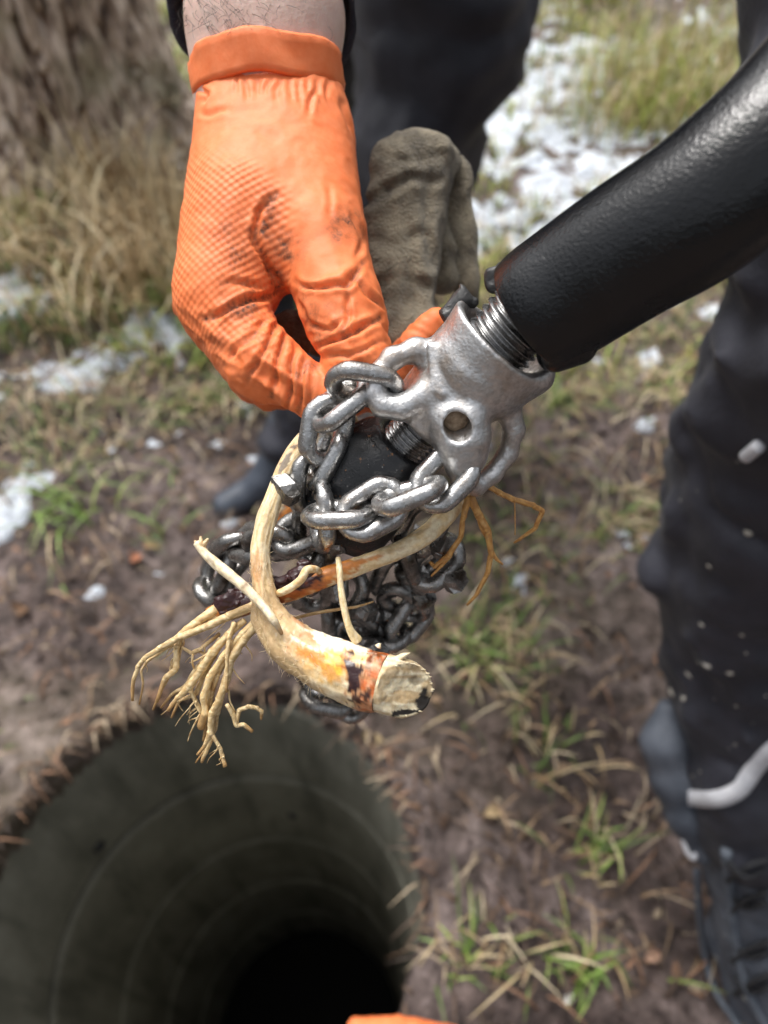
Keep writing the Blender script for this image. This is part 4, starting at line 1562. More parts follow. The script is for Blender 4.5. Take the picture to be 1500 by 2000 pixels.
def build_hub():
    s = SDF(0.003)
    s.cyl(hp(-.026), hp(.012), .0188, .0218, rnd=.004)
    s.cyl(hp(.004), hp(.0235), .0212, .0242, rnd=.0012, k=.004)
    # flared lip on the near right side
    s.cap(hp(.010, .010, .002), hp(.0225, .0165, -.003), .0105, .0095, k=.012)
    # eyes: forged loops welded to the body
    L = [(852, 688, .300), (812, 684, .298), (766, 700, .297), (738, 732, .297), (732, 768, .298), (748, 792, .298), (786, 796, .298), (826, 776, .297), (856, 752, .296)]
    pts = [K(*p) for p in L]
    s.chain(pts, [.0052, .0047, .0043, .0041, .0042, .0046, .0050, .0056, .0064], k=.0035)
    L = [(880, 828, .296), (890, 868, .299), (899, 905, .302), (903, 932, .306)]
    s.chain([K(*p) for p in L], [.0080, .0068, .0052, .0042], k=.006)
    L = [(990, 790, .304), (1004, 838, .309), (992, 885, .314), (962, 926, .316), (930, 950, .314), (903, 936, .306)]
    s.chain([K(*p) for p in L], [.0060, .0046, .0043, .0041, .0041, .0041], k=.002)
    L = [(915, 822, .294), (922, 855, .297), (917, 890, .301), (906, 918, .304)]
    s.chain([K(*p) for p in L], [.0075, .0066, .0055, .0045], k=.006)
    # weld beads along the eye's seat
    for i in range(7):
        s.cap(K(842 + i * 1.2, 676 + i * 14, .2912), K(857 + i * 1.2, 683 + i * 14, .2905), .0021, .0026, k=.0008)
    # boss with its cross hole
    hd = E1 * 0.46 + E2 * 0.888
    hc = HO + AX * -.0085
    hc = hc + hd * 0
    s.cyl(hc + hd * .010, hc + hd * .0232, .0082, .0076, rnd=.0009, k=.0010)
    s.cyl(hc + hd * .0125, hc + hd * .030, .0050, .0056, rnd=.0005, k=.0012, cut=True)
    # bore at the top, and the stud hole below
    s.cyl(hp(.008), hp(.045), .0162, .0240, rnd=.001, k=.003, cut=True)
    s.cyl(hp(-.030), hp(-.020), .0122, .0128, rnd=.0005, k=.0015, cut=True)

    def ex(P, f):
        return f + 0.00012 * fbm(P * 200, 3, 101)
    v, q = s.mesh(0.00085, pad=.004, extra=ex)
    v = relax(v, q, 1)
    hub = link('hub', fast_mesh('hub', W(v), q), STEEL_HUB, CUT)
    vv, ff, _, _ = sweep([W(hc + hd * .008), W(hc + hd * .0212)], [.0056, .0049], 16, 5, wob=.06, nfreq=600)
    sub('pin', fast_mesh('pin', vv, ff), RUST, hub)

    def thread(name, t0, t1, r, pitch, depth, mat):
        ns, per = 64, 10
        nt = int((t1 - t0) / pitch * per)
        tt = np.linspace(t0, t1, nt)
        ang = np.arange(ns) / ns * 2 * math.pi
        T, A = np.meshgrid(tt, ang, indexing='ij')
        ph = (T / pitch - A / (2 * math.pi)) % 1.0
        R = r - depth * np.abs(ph * 2 - 1) ** 1.2
        P = HO + T[..., None] * AX + (R * np.cos(A))[..., None] * E1 + (R * np.sin(A))[..., None] * E2
        v = W(P.reshape(-1, 3))
        idx = np.arange(nt * ns).reshape(nt, ns)
        j = np.roll(idx, -1, 1)
        q = np.stack([idx[:-1], j[:-1], j[1:], idx[1:]], -1).reshape(-1, 4)
        return link(name, fast_mesh(name, v, q), mat, CUT)
    thread('upper_thread', .004, .050, .0158, .0036, .0024, THREAD)
    thread('stud_thread', -.052, -.015, .0117, .0026, .0016, THREAD)

    # the black bell shaped head under the hub
    prof = [(.000, -.041), (.0118, -.0408), (.0130, -.0385), (.0168, -.0382), (.0182, -.0394), (.0188, -.0412), (.0194, -.0418), (.0214, -.0440), (.0232, -.0485), (.0244, -.0560), (.0252, -.0640), (.0262, -.0740), (.0268, -.0840), (.0256, -.0905), (.0200, -.0930), (.0, -.0935)]
    ns = 72
    ang = np.arange(ns) / ns * 2 * math.pi
    rows = [HO + t * AX + (r + 1e-5) * (np.cos(ang)[:, None] * E1 + np.sin(ang)[:, None] * E2) for r, t in prof]
    v = np.concatenate(rows)
    v = v + 0.00035 * (vnoise(v * 140, 105))[:, None] * AX
    k = np.arange(ns)
    q = np.concatenate([np.stack([(p + 1) * ns + k, (p + 1) * ns + (k + 1) % ns, p * ns + (k + 1) % ns, p * ns + k], 1) for p in range(len(prof) - 1)])
    link('cutter_head', fast_mesh('cutter_head', W(v), q[:, ::-1]), BLACKN, CUT)

    # shaft
    P = [(1044, 616, .2865), (1074, 594, .282), (1130, 556, .275), (1230, 490, .262), (1345, 420, .249), (1455, 335, .240), (1560, 235, .235), (1680, 80, .236), (1800, -160, .245), (1880, -500, .29)]
    pts = [C(*p) for p in P]
    rad = [.0246, .0254, .0255, .0256, .0257, .0258, .0258, .0258, .0258, .0258]
    v, f, ring, ang = sweep(pts, rad, 72, 14)
    c = fbm(v * 60, 3, 107)
    sh = link('shaft', fast_mesh('shaft', v, f), BLACKP, CUT)
    # bump on the underside
    s = SDF(.006)
    s.cap(C(1085, 690, .281), C(1125, 672, .279), .0075, .0085)
    v, q = s.mesh(.0012, pad=.006)
    sub('shaft_lug', fast_mesh('shaft_lug', v, q), BLACKP, sh)
    # rubbed red line along the upper edge
    vv, ff, _, _ = sweep([C(976, 548, .2895), C(1008, 520, .2850), C(1048, 491, .2795), (C(1100, 456, .2730))], [.0014, .0026, .0024, .001], 10, 8, wob=.3, nfreq=300)
    sub('red_paint_mark', fast_mesh('red_paint_mark', vv, ff), REDP, sh)
    # torn flake of black rubber on the hub's far edge
    s = SDF(.002)
    n2 = (np.array([0.80, 0.55, 0.24]) / np.linalg.norm([0.80, 0.55, 0.24]), 3.6)
    s.cap(K(872, 622, .305), K(912, 575, .302), .0058, .0052, flat=n2)
    s.cap(K(905, 585, .301), K(926, 590, .300), .0030, .0022)
    v, q = s.mesh(.0008, pad=.006, extra=lambda P, f: f + .0008 * fbm(P * np.array([160, 160, 500]), 3, 108))
    link('rubber_flake', fast_mesh('rubber_flake', W(v), q), RUBBER, CUT)
    # ragged lip of the shaft's skin
    s = SDF(.002)
    s.chain([K(966, 560, .300), K(960, 535, .2995), K(975, 522, .298)], [.0034, .0026, .0018])
    v, q = s.mesh(.0007, pad=.006, extra=lambda P, f: f + .0006 * fbm(P * 220, 3, 109))
    sub('torn_lip', fast_mesh('torn_lip', W(v), q), RUBBER, sh)


build_hub()

LL, LW, LD = .0345, .0245, .0080       # outer length, outer width, wire of a link


def link_mesh(seed, bent=0.0):
    ra = LD / 2
    rc = LW / 2 - ra
    hl = LL / 2 - LW / 2
    pts = []
    for i in range(14):
        a = -math.pi / 2 + math.pi * i / 13
        pts.append((hl + rc * math.cos(a), rc * math.sin(a), 0))
    for i in range(14):
        a = math.pi / 2 + math.pi * i / 13
        pts.append((-hl + rc * math.cos(a), rc * math.sin(a), 0))
    pts = np.array(pts)
    n = len(pts)
    T = np.roll(pts, -1, 0) - np.roll(pts, 1, 0)
    T /= np.linalg.norm(T, axis=1)[:, None]
    Nz = np.array([0, 0, 1.0])
    ns = 14
    ang = np.arange(ns) / ns * 2 * math.pi
    v = []
    for i in range(n):
        B = np.cross(T[i], Nz)
        wear = 1 - 0.10 * (abs(pts[i][0]) > hl + rc * 0.6)
        v.append(pts[i] + ra * wear * (np.cos(ang)[:, None] * Nz + np.sin(ang)[:, None] * B))
    v = np.concatenate(v)
    v[:, 2] += bent * v[:, 0] * v[:, 1] * 12
    v += (0.00032 * np.stack([fbm(v * 190, 3, seed + i) for i in range(3)], 1))
    # weld bulge on one long side
    m = np.exp(-((v[:, 0] - 0.001) / .0035) ** 2) * (v[:, 1] < 0)
    v[:, 2] *= 1 + 0.08 * m
    i, j = np.meshgrid(np.arange(n), np.arange(ns), indexing='ij')
    q = np.stack([i * ns + j, ((i + 1) % n) * ns + j, ((i + 1) % n) * ns + (j + 1) % ns, i * ns + (j + 1) % ns], -1).reshape(-1, 4)
    return v, q[:, ::-1]


LINKS = []
for _i in range(4):
    _v, _q = link_mesh(200 + 10 * _i, (0, .6, -.5, .3)[_i])
    LINKS.append(fast_mesh('chain_link', _v, _q))
LINKS_D = []
for _m in LINKS:
    _c = _m.copy()
    LINKS_D.append(_c)
    _m.materials.append(STEEL)
    _c.materials.append(STEEL_DARK)


def tip_mesh(seed):
    """six sided carbide cutter, faceted and chipped"""
    rg = np.random.default_rng(seed)
    ang = np.arange(6) / 6 * 2 * math.pi
    rows = []
    for z, r in ((-.0060, .0042), (-.0042, .0064), (.0036, .0066), (.0058, .0044)):
        rows.append(np.stack([r * np.cos(ang), r * np.sin(ang), np.full(6, z)], 1) + rg.normal(0, .0006, (6, 3)))
    v = np.concatenate(rows + [[[0, 0, -.0066]], [[0, 0, .0072]]])
    k = np.arange(6)
    q = np.concatenate([np.stack([p * 6 + k, p * 6 + (k + 1) % 6, (p + 1) * 6 + (k + 1) % 6, (p + 1) * 6 + k], 1) for p in range(3)])
    tr = np.concatenate([np.stack([(k + 1) % 6, k, np.full(6, 24)], 1), np.stack([18 + k, 18 + (k + 1) % 6, np.full(6, 25)], 1)])
    me = fast_mesh('cutter_tip', v, [q, tr], False)
    me.materials.append(STEEL_DARK)
    return me


TIPS = [tip_mesh(3), tip_mesh(8)]


def put_link(cw, xdir, ndir, i, dark=False, tip=False, sc=1.0):
    """one link: centre in the world, long axis, plane normal"""
    x = Vector(xdir).normalized()
    z = Vector(ndir)
    z = (z - x * z.dot(x)).normalized()
    y = z.cross(x)
    me = (LINKS_D if dark else LINKS)[i % 4]
    o = bpy.data.objects.new('chain_link', me)
    COL.objects.link(o)
    M = Matrix(((x[0], y[0], z[0], cw[0]), (x[1], y[1], z[1], cw[1]), (x[2], y[2], z[2], cw[2]), (0, 0, 0, 1))) @ Matrix.Scale(sc, 4)
    o.parent = CUT
    o.matrix_parent_inverse = Matrix.Translation(-Vector(ROOT[CUT.name]))
    o.matrix_basis = M
    if tip:
        for sgn in ((1, -1) if tip == 2 else (tip,)):
            c = bpy.data.objects.new('cutter_tip', TIPS[i % 2])
            COL.objects.link(c)
            c.parent = o
            c.matrix_basis = Matrix.Translation((0.001, sgn * (LW / 2 + .0010), 0)) @ Matrix.Rotation(0.5 * i, 4, 'Y')
    return o


def view_link(px, py, d, ang, tilt, roll, i, **kw):
    """centre where it stands, long axis at ang degrees in view (0 = right, 90 = up), tilted towards the viewer, roll 0 = flat on"""
    a, b, c = math.radians(ang), math.radians(tilt), math.radians(roll)
    x = np.array([math.cos(a) * math.cos(b), math.sin(a) * math.cos(b), math.sin(b)])
    side = np.array([-math.sin(a), math.cos(a), 0])
    n0 = np.cross(x, side)
    n = math.cos(c) * n0 + math.sin(c) * side
    return put_link(C(px, py, d), RM @ x, RM @ n, i, **kw)


# the loop that runs from the left eye round the head to the lower eye
view_link(712, 752, .299, 172, 12, 62, 0)
view_link(666, 786, .304, 222, -8, -52, 1)
view_link(638, 842, .313, 258, -18, 28, 2)
view_link(636, 892, .322, 244, -10, -62, 3, tip=-1)
view_link(612, 946, .325, 266, -14, 35, 1, dark=True, tip=-1)
view_link(630, 1008, .317, 90, 6, 74, 2)
view_link(663, 1004, .3045, 2, 8, 72, 0)
view_link(728, 995, .302, 30, -4, 14, 1)
view_link(800, 966, .2955, 19, 4, 74, 2)
view_link(868, 934, .300, 46, -4, 22, 3)


def strand(pts, start=0, dark=True, tips=(0,), roll0=0.0, every=2):
    c = catmull(np.array([C(*p) for p in pts]), 40)
    seg = np.linalg.norm(np.diff(c, axis=0), axis=1)
    L = np.concatenate([[0], np.cumsum(seg)])
    pitch = LL - 2 * LD + .0006
    k = 0
    pos = pitch / 2
    while pos < L[-1]:
        p = np.array([np.interp(pos, L, c[:, j]) for j in range(3)])
        q0 = np.array([np.interp(max(pos - .01, 0), L, c[:, j]) for j in range(3)])
        q1 = np.array([np.interp(min(pos + .01, L[-1]), L, c[:, j]) for j in range(3)])
        T = q1 - q0
        T /= np.linalg.norm(T)
        ref = RM[:, 2]
        u = np.cross(T, ref)
        u /= np.linalg.norm(u)
        w = np.cross(u, T)
        a = roll0 + (k % 2) * math.pi / 2 + random.uniform(-.25, .25)
        put_link(p, T, math.cos(a) * w + math.sin(a) * u, start + k, dark=dark, tip=(2 if k % every == 0 else 0) if every else 0)
        k += 1
        pos += pitch


strand([(618, 1010, .335), (612, 1060, .338), (625, 1100, .345), (605, 1150, .36), (640, 1190, .37)], 0, True, roll0=.3, every=2)
strand([(628, 1020, .335), (575, 1045, .335), (520, 1065, .345), (470, 1060, .365), (430, 1100, .38), (415, 1150, .385), (450, 1165, .39), (490, 1120, .40)], 1, True, roll0=.5, every=0)
strand([(840, 1000, .335), (812, 1045, .340), (795, 1085, .35), (840, 1110, .355), (862, 1060, .352)], 2, True, roll0=.2, every=2)
strand([(850, 1075, .365), (800, 1105, .372), (765, 1130, .38), (790, 1180, .385), (815, 1185, .39), (780, 1235, .39), (730, 1235, .395), (690, 1215, .39), (655, 1180, .385)], 3, True, roll0=.9, every=2)
strand([(690, 1130, .372), (670, 1170, .378), (650, 1215, .385), (700, 1240, .39), (760, 1260, .395)], 0, True, roll0=.4, every=2)
strand([(640, 1290, .40), (620, 1330, .405), (640, 1365, .41), (675, 1345, .412), (680, 1385, .415)], 0, True, roll0=.4, every=0)

# ------------------------------------------------------------------ roots
CREAM = np.array([0.70, 0.54, 0.31])
PALE = np.array([0.82, 0.72, 0.52])
TAN = np.array([0.46, 0.31, 0.16])
ORANGE = np.array([0.55, 0.20, 0.035])
YELL = np.array([0.84, 0.48, 0.06])
DARKR = np.array([0.030, 0.010, 0.012])
RUSTY = np.array([0.38, 0.10, 0.025])


def lerp(a, b, t):
    t = np.asarray(t)[..., None]
    return a * (1 - t) + b * t


def root_piece(name, parent, line, radpx, nseg=14, per=8, base=CREAM, alt=PALE, wob=0.10, seed=0, stains=(), tip=None, subpart=False, nfreq=160, tan=.4):
    """line: (x, y, distance) points; radii in px at that distance"""
    pts = [C(*p) for p in line]
    rad = [r * p[2] / FPX for r, p in zip(radpx, line)]
    v, f, ring, ang = sweep(pts, rad, nseg, per, wob=wob, seed=seed, nfreq=nfreq)
    fb = np.stack([ring * 3 * len(line), np.cos(ang) * 2.2, np.sin(ang) * 2.2], -1)
    n = fbm(fb, 3, seed + 1)
    col = lerp(base, alt, sstep(-.35, .5, n))
    col = lerp(col, TAN, tan * sstep(.25, .75, fbm(fb * np.array([1.2, 2, 2]), 3, seed + 2)))
    wet = np.full(len(v), 0.55)
    px = to_px(v)
    for sx, sy, r1, r2, sa, colr, st, wt in stains:
        d = px - np.array([sx, sy])
        ca, sn = math.cos(math.radians(sa)), math.sin(math.radians(sa))
        a_ = (d[:, 0] * ca - d[:, 1] * sn) / r1
        b_ = (d[:, 0] * sn + d[:, 1] * ca) / r2
        e = np.sqrt(a_ * a_ + b_ * b_) + 0.45 * fbm(v * 260, 3, seed + 5) + 0.2 * fbm(v * 900, 2, seed + 6)
        k = st * sstep(1.12, 0.82, e)
        col = lerp(col, np.asarray(colr), k)
        wet = wet * (1 - k) + wt * k
    if tip is not None:
        col = lerp(col, np.asarray(tip), sstep(.8, 1.0, ring))
    me = fast_mesh(name, v, f)
    set_col(me, col)
    set_val(me, wet, 'wet')
    return (sub if subpart else link)(name, me, ROOTM, parent)


def kinky(ln, r, seed, amp=2.0):
    """rootlets grow in short straight runs with a tight bend and a slight knuckle between"""
    rg = np.random.default_rng(seed)
    P, R = [ln[0]], [r[0]]
    for k in range(1, len(ln) - 1):
        a, b, c = (np.array(x, float) for x in ln[k - 1:k + 2])
        ra, rb, rc = r[k - 1:k + 2]
        j = np.array([rg.normal(0, amp), rg.normal(0, amp), 0])
        P += [tuple(b + (a - b) * .22 + j), tuple(b + j), tuple(b + (c - b) * .22 + j)]
        R += [rb + (ra - rb) * .22, rb * rg.uniform(1.0, 1.12), rb + (rc - rb) * .22]
    P.append(ln[-1])
    R.append(r[-1])
    return P, R


def z3(cx, cy, d):
    return (240 + cx / 2.273, 1000 + cy / 2.273, d)


def build_cut_root():
    t = thing('cut_root', 'thick pale root bent under the chain, its sawn end facing the camera', 'root', C(760, 1335, .30))
    line = [(690, 820, .352), (648, 832, .345), (608, 850, .335), (572, 890, .325), (545, 945, .318), (522, 1010, .313), (509, 1080, .309), (513, 1150, .306),
            (530, 1210, .305), (568, 1258, .304), (630, 1293, .302), (700, 1320, .299), (748, 1334, .296)]
    rad = [17, 18, 19, 18, 17, 18, 19, 22, 33, 44, 54, 58, 57]
    pts = [C(*p) for p in line]
    rr = [r * p[2] / FPX for r, p in zip(rad, line)]
    v, f, ring, ang = sweep(pts, rr, 56, 14, cap=False)
    n = normals(v, f[0])
    px = to_px(v)
    fib = fbm(np.stack([ring * 26, np.cos(ang) * 9, np.sin(ang) * 9], -1), 3, 301)
    knob = fbm(np.stack([ring * 14, np.cos(ang) * 1.2, np.sin(ang) * 1.2], -1), 3, 302)
    v = v + n * (0.00012 * fib * (1 + 2.5 * sstep(.45, .8, ring)) + 0.0009 * knob * sstep(.2, .6, ring))[:, None]
    nz = 0.50 * fbm(v * 190, 4, 303, .65) + 0.30 * fbm(v * 800, 3, 304)
    col = lerp(CREAM, PALE, sstep(-.3, .5, fib + .3 * knob))
    col = lerp(col, TAN * 1.15, 0.8 * sstep(1090, 1150, px[:, 1]) * sstep(650, 590, px[:, 0] + 60 * nz) * sstep(-.5, .3, fib + .3))
    col = lerp(col, TAN, .6 * sstep(.2, .6, knob) * sstep(.6, .3, ring))
    wet = np.full(len(v), .55)

    def blot(cx, cy, rx, ry, a, c, st=1.0, w=.5, soft=.25):
        nonlocal col, wet
        d = px - np.array([cx, cy])
        ca, sn = math.cos(math.radians(a)), math.sin(math.radians(a))
        e = np.sqrt(((d[:, 0] * ca - d[:, 1] * sn) / rx) ** 2 + ((d[:, 0] * sn + d[:, 1] * ca) / ry) ** 2) + nz
        k = st * sstep(1 + soft, 1 - soft, e)
        col = lerp(col, np.asarray(c), k)
        wet = wet * (1 - k) + w * k
    blot(650, 1262, 75, 28, -18, (0.90, 0.86, 0.74))  # this and next: fresh-peeled wood, its blown-out brightness put into the colour
    blot(720, 1270, 50, 20, -14, (0.90, 0.86, 0.74))
    blot(655, 1302, 46, 26, -25, YELL, 1, .35, .5)
    blot(690, 1283, 28, 13, -10, (0.85, 0.70, 0.22), .8, .5, .6)
    blot(600, 1248, 22, 10, -40, ORANGE, .8)
    blot(585, 1215, 16, 6, -40, ORANGE, .7)
    blot(610, 1283, 40, 13, -30, ORANGE * 1.3, 1)
    blot(648, 1320, 40, 8, -25, (0.62, 0.30, 0.10), .7)
    blot(735, 1268, 14, 7, -30, ORANGE, .9)
    blot(688, 1250, 16, 5, -10, ORANGE, .8)
    blot(545, 1090, 7, 30, 0, (0.80, 0.62, 0.28), .5)
    blot(500, 1110, 10, 30, 0, ORANGE, .45)
    blot(556, 905, 5, 32, -28, (0.05, 0.035, 0.025), .85, soft=.15)
    blot(585, 872, 7, 5, -28, (0.10, 0.06, 0.04), .6)
    blot(600, 1370, 160, 12, -28, (0.07, 0.05, 0.04), .5)
    # reddish band and dark resin in front of the cut
    k = sstep(.935, .955, ring + .036 * nz + .014 * np.sin(ang * 2 + 1.0))
    bandc = lerp(RUSTY * 1.5, RUSTY * .45, sstep(-.25, .5, fbm(v * 320, 4, 305, .6)))
    k = k * (.70 + .30 * sstep(-.3, .2, fbm(v * 500, 3, 306)))
    col = lerp(col, bandc, k)
    wet = wet * (1 - k) + .35 * k
    blot(690, 1320, 20, 46, 8, RUSTY, .9, .35, .3)
    blot(692, 1320, 15, 40, 8, DARKR, 1, .28, .15)
    blot(706, 1362, 20, 16, 30, DARKR, .9, .28, .15)
    body = fast_mesh('root_stem', v, f[0])
    set_col(body, col)
    set_val(body, wet, 'wet')
    stem = link('root_stem', body, ROOTM, t)

    # sawn face: a torn plug of fibres standing out of the end
    c = pts[-1]
    Td = pts[-1] - pts[-2]
    Td /= np.linalg.norm(Td)
    toc = CAMV - c
    toc /= np.linalg.norm(toc)
    nv = Td * 0.80 + toc * 0.62 + RM[:, 1] * -.05
    nv /= np.linalg.norm(nv)
    e1 = np.cross(Td, RM[:, 1])
    e1 /= np.linalg.norm(e1)
    e2 = np.cross(e1, Td)
    nr, ns = 26, 90
    a = np.arange(ns) / ns * 2 * math.pi
    R0 = rr[-1]
    rows = []
    colr = []
    for i in range(nr):
        u = i / (nr - 1)
        if u < .22:                                      # short side wall of clean wood
            w = u / .22
            rad_, hgt = R0 * (1.0 - .03 * w), w
        else:
            w = (u - .22) / .78
            rad_, hgt = R0 * .97 * (1 - w) + 1e-6, 1.0
        rag = 1 + .05 * w * vnoise(np.stack([np.cos(a) * 5, np.sin(a) * 5, 0 * a], -1), 315) * (u < .5)
        p = c + (rad_ * rag)[:, None] * (np.cos(a)[:, None] * e1 + np.sin(a)[:, None] * e2)
        # slanting saw cut: the face leans towards the viewer
        out = (R0 * 0.80 + (p - c) @ toc * -0.75 + (p - c) @ RM[:, 0] * 0.25) * hgt
        ridg = fbm(np.stack([(p - c) @ RM[:, 1] * 620, (p - c) @ RM[:, 0] * 190, 0 * a], -1), 4, 311, .6)
        chip = fbm((p - c) * 150, 4, 312)
        out = out + hgt * (0.0008 * ridg * sstep(-.2, 1, ((p - c) @ RM[:, 0]) / R0) + 0.0009 * chip)
        p = p + Td * np.maximum(out, 0.0002 * i)[:, None]
        rows.append(p)
        colr.append(np.stack([ridg, chip], 1))
    v = np.concatenate(rows)
    cc = np.concatenate(colr)
    k = np.arange(ns)
    q = np.concatenate([np.stack([p * ns + k, p * ns + (k + 1) % ns, (p + 1) * ns + (k + 1) % ns, (p + 1) * ns + k], 1) for p in range(nr - 1)])
    px = to_px(v)
    col = lerp(np.array([0.62, 0.47, 0.28]), np.array([0.86, 0.78, 0.58]), sstep(-.5, .4, cc[:, 0] + .5 * cc[:, 1]))
    col = lerp(col, np.array([0.50, 0.37, 0.21]), .75 * sstep(.15, .6, cc[:, 1]))
    nz = .35 * fbm(v * 300, 3, 313)
    bl = sstep(1.1, .8, np.hypot((px[:, 0] - 826) / 20, (px[:, 1] - 1372) / 24) + nz)
    bl = np.maximum(bl, sstep(1.1, .85, np.abs((px[:, 1] - (1392 - .12 * (px[:, 0] - 790))) / 5) + nz) * (px[:, 0] > 765))
    bl = np.maximum(bl, .55 * sstep(1.1, .8, np.hypot((px[:, 0] - 815) / 18, (px[:, 1] - 1330) / 9) + nz))
    col = lerp(col, np.array([0.025, 0.022, 0.02]), bl)
    me = fast_mesh('cut_face', v, q)
    set_col(me, col)
    set_val(me, np.full(len(v), .6), 'wet')
    sub('cut_face', me, ROOTM, stem)
    # splinters round the cut
    for i, (x0, y0, x1, y1, d) in enumerate([(770, 1291, 801, 1275, .2935), (738, 1264, 744, 1257, .298)]):
        root_piece('splinter', stem, [(x0, y0, d), ((x0 + x1) / 2, (y0 + y1) / 2 - 1, d), (x1, y1, d)], [6, 4.5, .6], 7, 4, PALE, PALE, .4, 320 + i, subpart=True)
    rimv = rows[7]
    rpx = to_px(rimv)
    for i, k_ in enumerate(RNG.choice(np.where(rpx[:, 0] > 770)[0], 16, replace=False)):
        p0 = rimv[k_]
        dr = (p0 - c) / np.linalg.norm(p0 - c) * .45 + Td * .8 + RNG.normal(0, .25, 3)
        L_ = RNG.uniform(.0006, .0018)
        x, fq, _, _ = sweep([p0 - dr * .001, p0 + dr * L_ * .5, p0 + dr * L_], [.00042, .0003, .0001], 5, 3)
        me = fast_mesh('wood_fibre', x, fq)
        set_col(me, PALE * RNG.uniform(.6, 1))
        set_val(me, np.full(len(x), .6), 'wet')
        sub('wood_fibre', me, ROOTM, stem)
    # fine pale fuzz on the bark
    vv, ff, off = [], [], 0
    bv = body_v(body)
    bpx = to_px(bv)
    src = np.where((bpx[:, 1] > 1080) & (bpx[:, 0] < 640))[0]
    for i in RNG.choice(src, 420):
        p0 = bv[i]
        L = RNG.uniform(.001, .0036)
        cidx = int(np.argmin(np.linalg.norm(np.array(pts) - p0, axis=1)))
        o = p0 - pts[cidx]
        o /= np.linalg.norm(o) + 1e-9
        tdir = np.array(pts[min(cidx + 1, len(pts) - 1)]) - np.array(pts[max(cidx - 1, 0)])
        tdir /= np.linalg.norm(tdir)
        d = o * RNG.uniform(.1, .7) + tdir * RNG.normal(0, .8) + RM[:, 1] * -.35
        d /= np.linalg.norm(d)
        x, fq, _, _ = sweep([p0, p0 + d * L * .5, p0 + d * L + RNG.normal(0, .0006, 3)], [.0001, .00008, .00003], 3, 3, cap=False)
        vv.append(x)
        ff.append(fq[0] + off)
        off += len(x)
    me = fast_mesh('bark_fuzz', np.concatenate(vv), np.concatenate(ff))
    set_col(me, np.array([0.72, 0.60, 0.42]))
    set_val(me, np.full(len(me.vertices), .7), 'wet')
    o = sub('bark_fuzz', me, ROOTM, stem)
    o['kind'] = 'stuff'
    # rootlets that grow from it
    root_piece('rootlet', t, [z3(955, 205, .3035), z3(962, 260, .300), z3(968, 340, .299), z3(985, 440, .298), z3(1008, 520, .298), z3(1040, 572, .300)], [5, 6, 6.5, 7, 8, 12], 12, 6, np.array([.74, .60, .33]), PALE, .07, 331)
    root_piece('rootlet', t, [z3(330, 135, .303), z3(365, 185, .302), z3(430, 245, .300), z3(540, 335, .297), z3(620, 415, .294), z3(668, 480, .292), z3(705, 540, .296)], [9, 9, 10.5, 10, 9, 8, 4], 14, 7, PALE, np.array([.86, .78, .60]), .10, 332,
               stains=[(z3(540, 330, 1)[0], z3(540, 330, 1)[1], 9, 8, 0, (.22, .13, .06), .8, .5), (z3(390, 215, 1)[0], z3(390, 215, 1)[1], 14, 3, -45, (.15, .11, .08), .6, .5)], tip=TAN)
    for i, (x1, y1) in enumerate(((318, 128), (378, 118), (345, 108))):
        root_piece('splinter', t, [z3(350, 165, .3025), z3((350 + x1) / 2, (160 + y1) / 2, .302), z3(x1, y1, .302)], [7, 5, 2], 8, 4, TAN * 1.3, PALE, .25, 335 + i)


def body_v(me):
    a = np.zeros(len(me.vertices) * 3, np.float32)
    me.vertices.foreach_get('co', a)
    return a.reshape(-1, 3).astype(float)


build_cut_root()


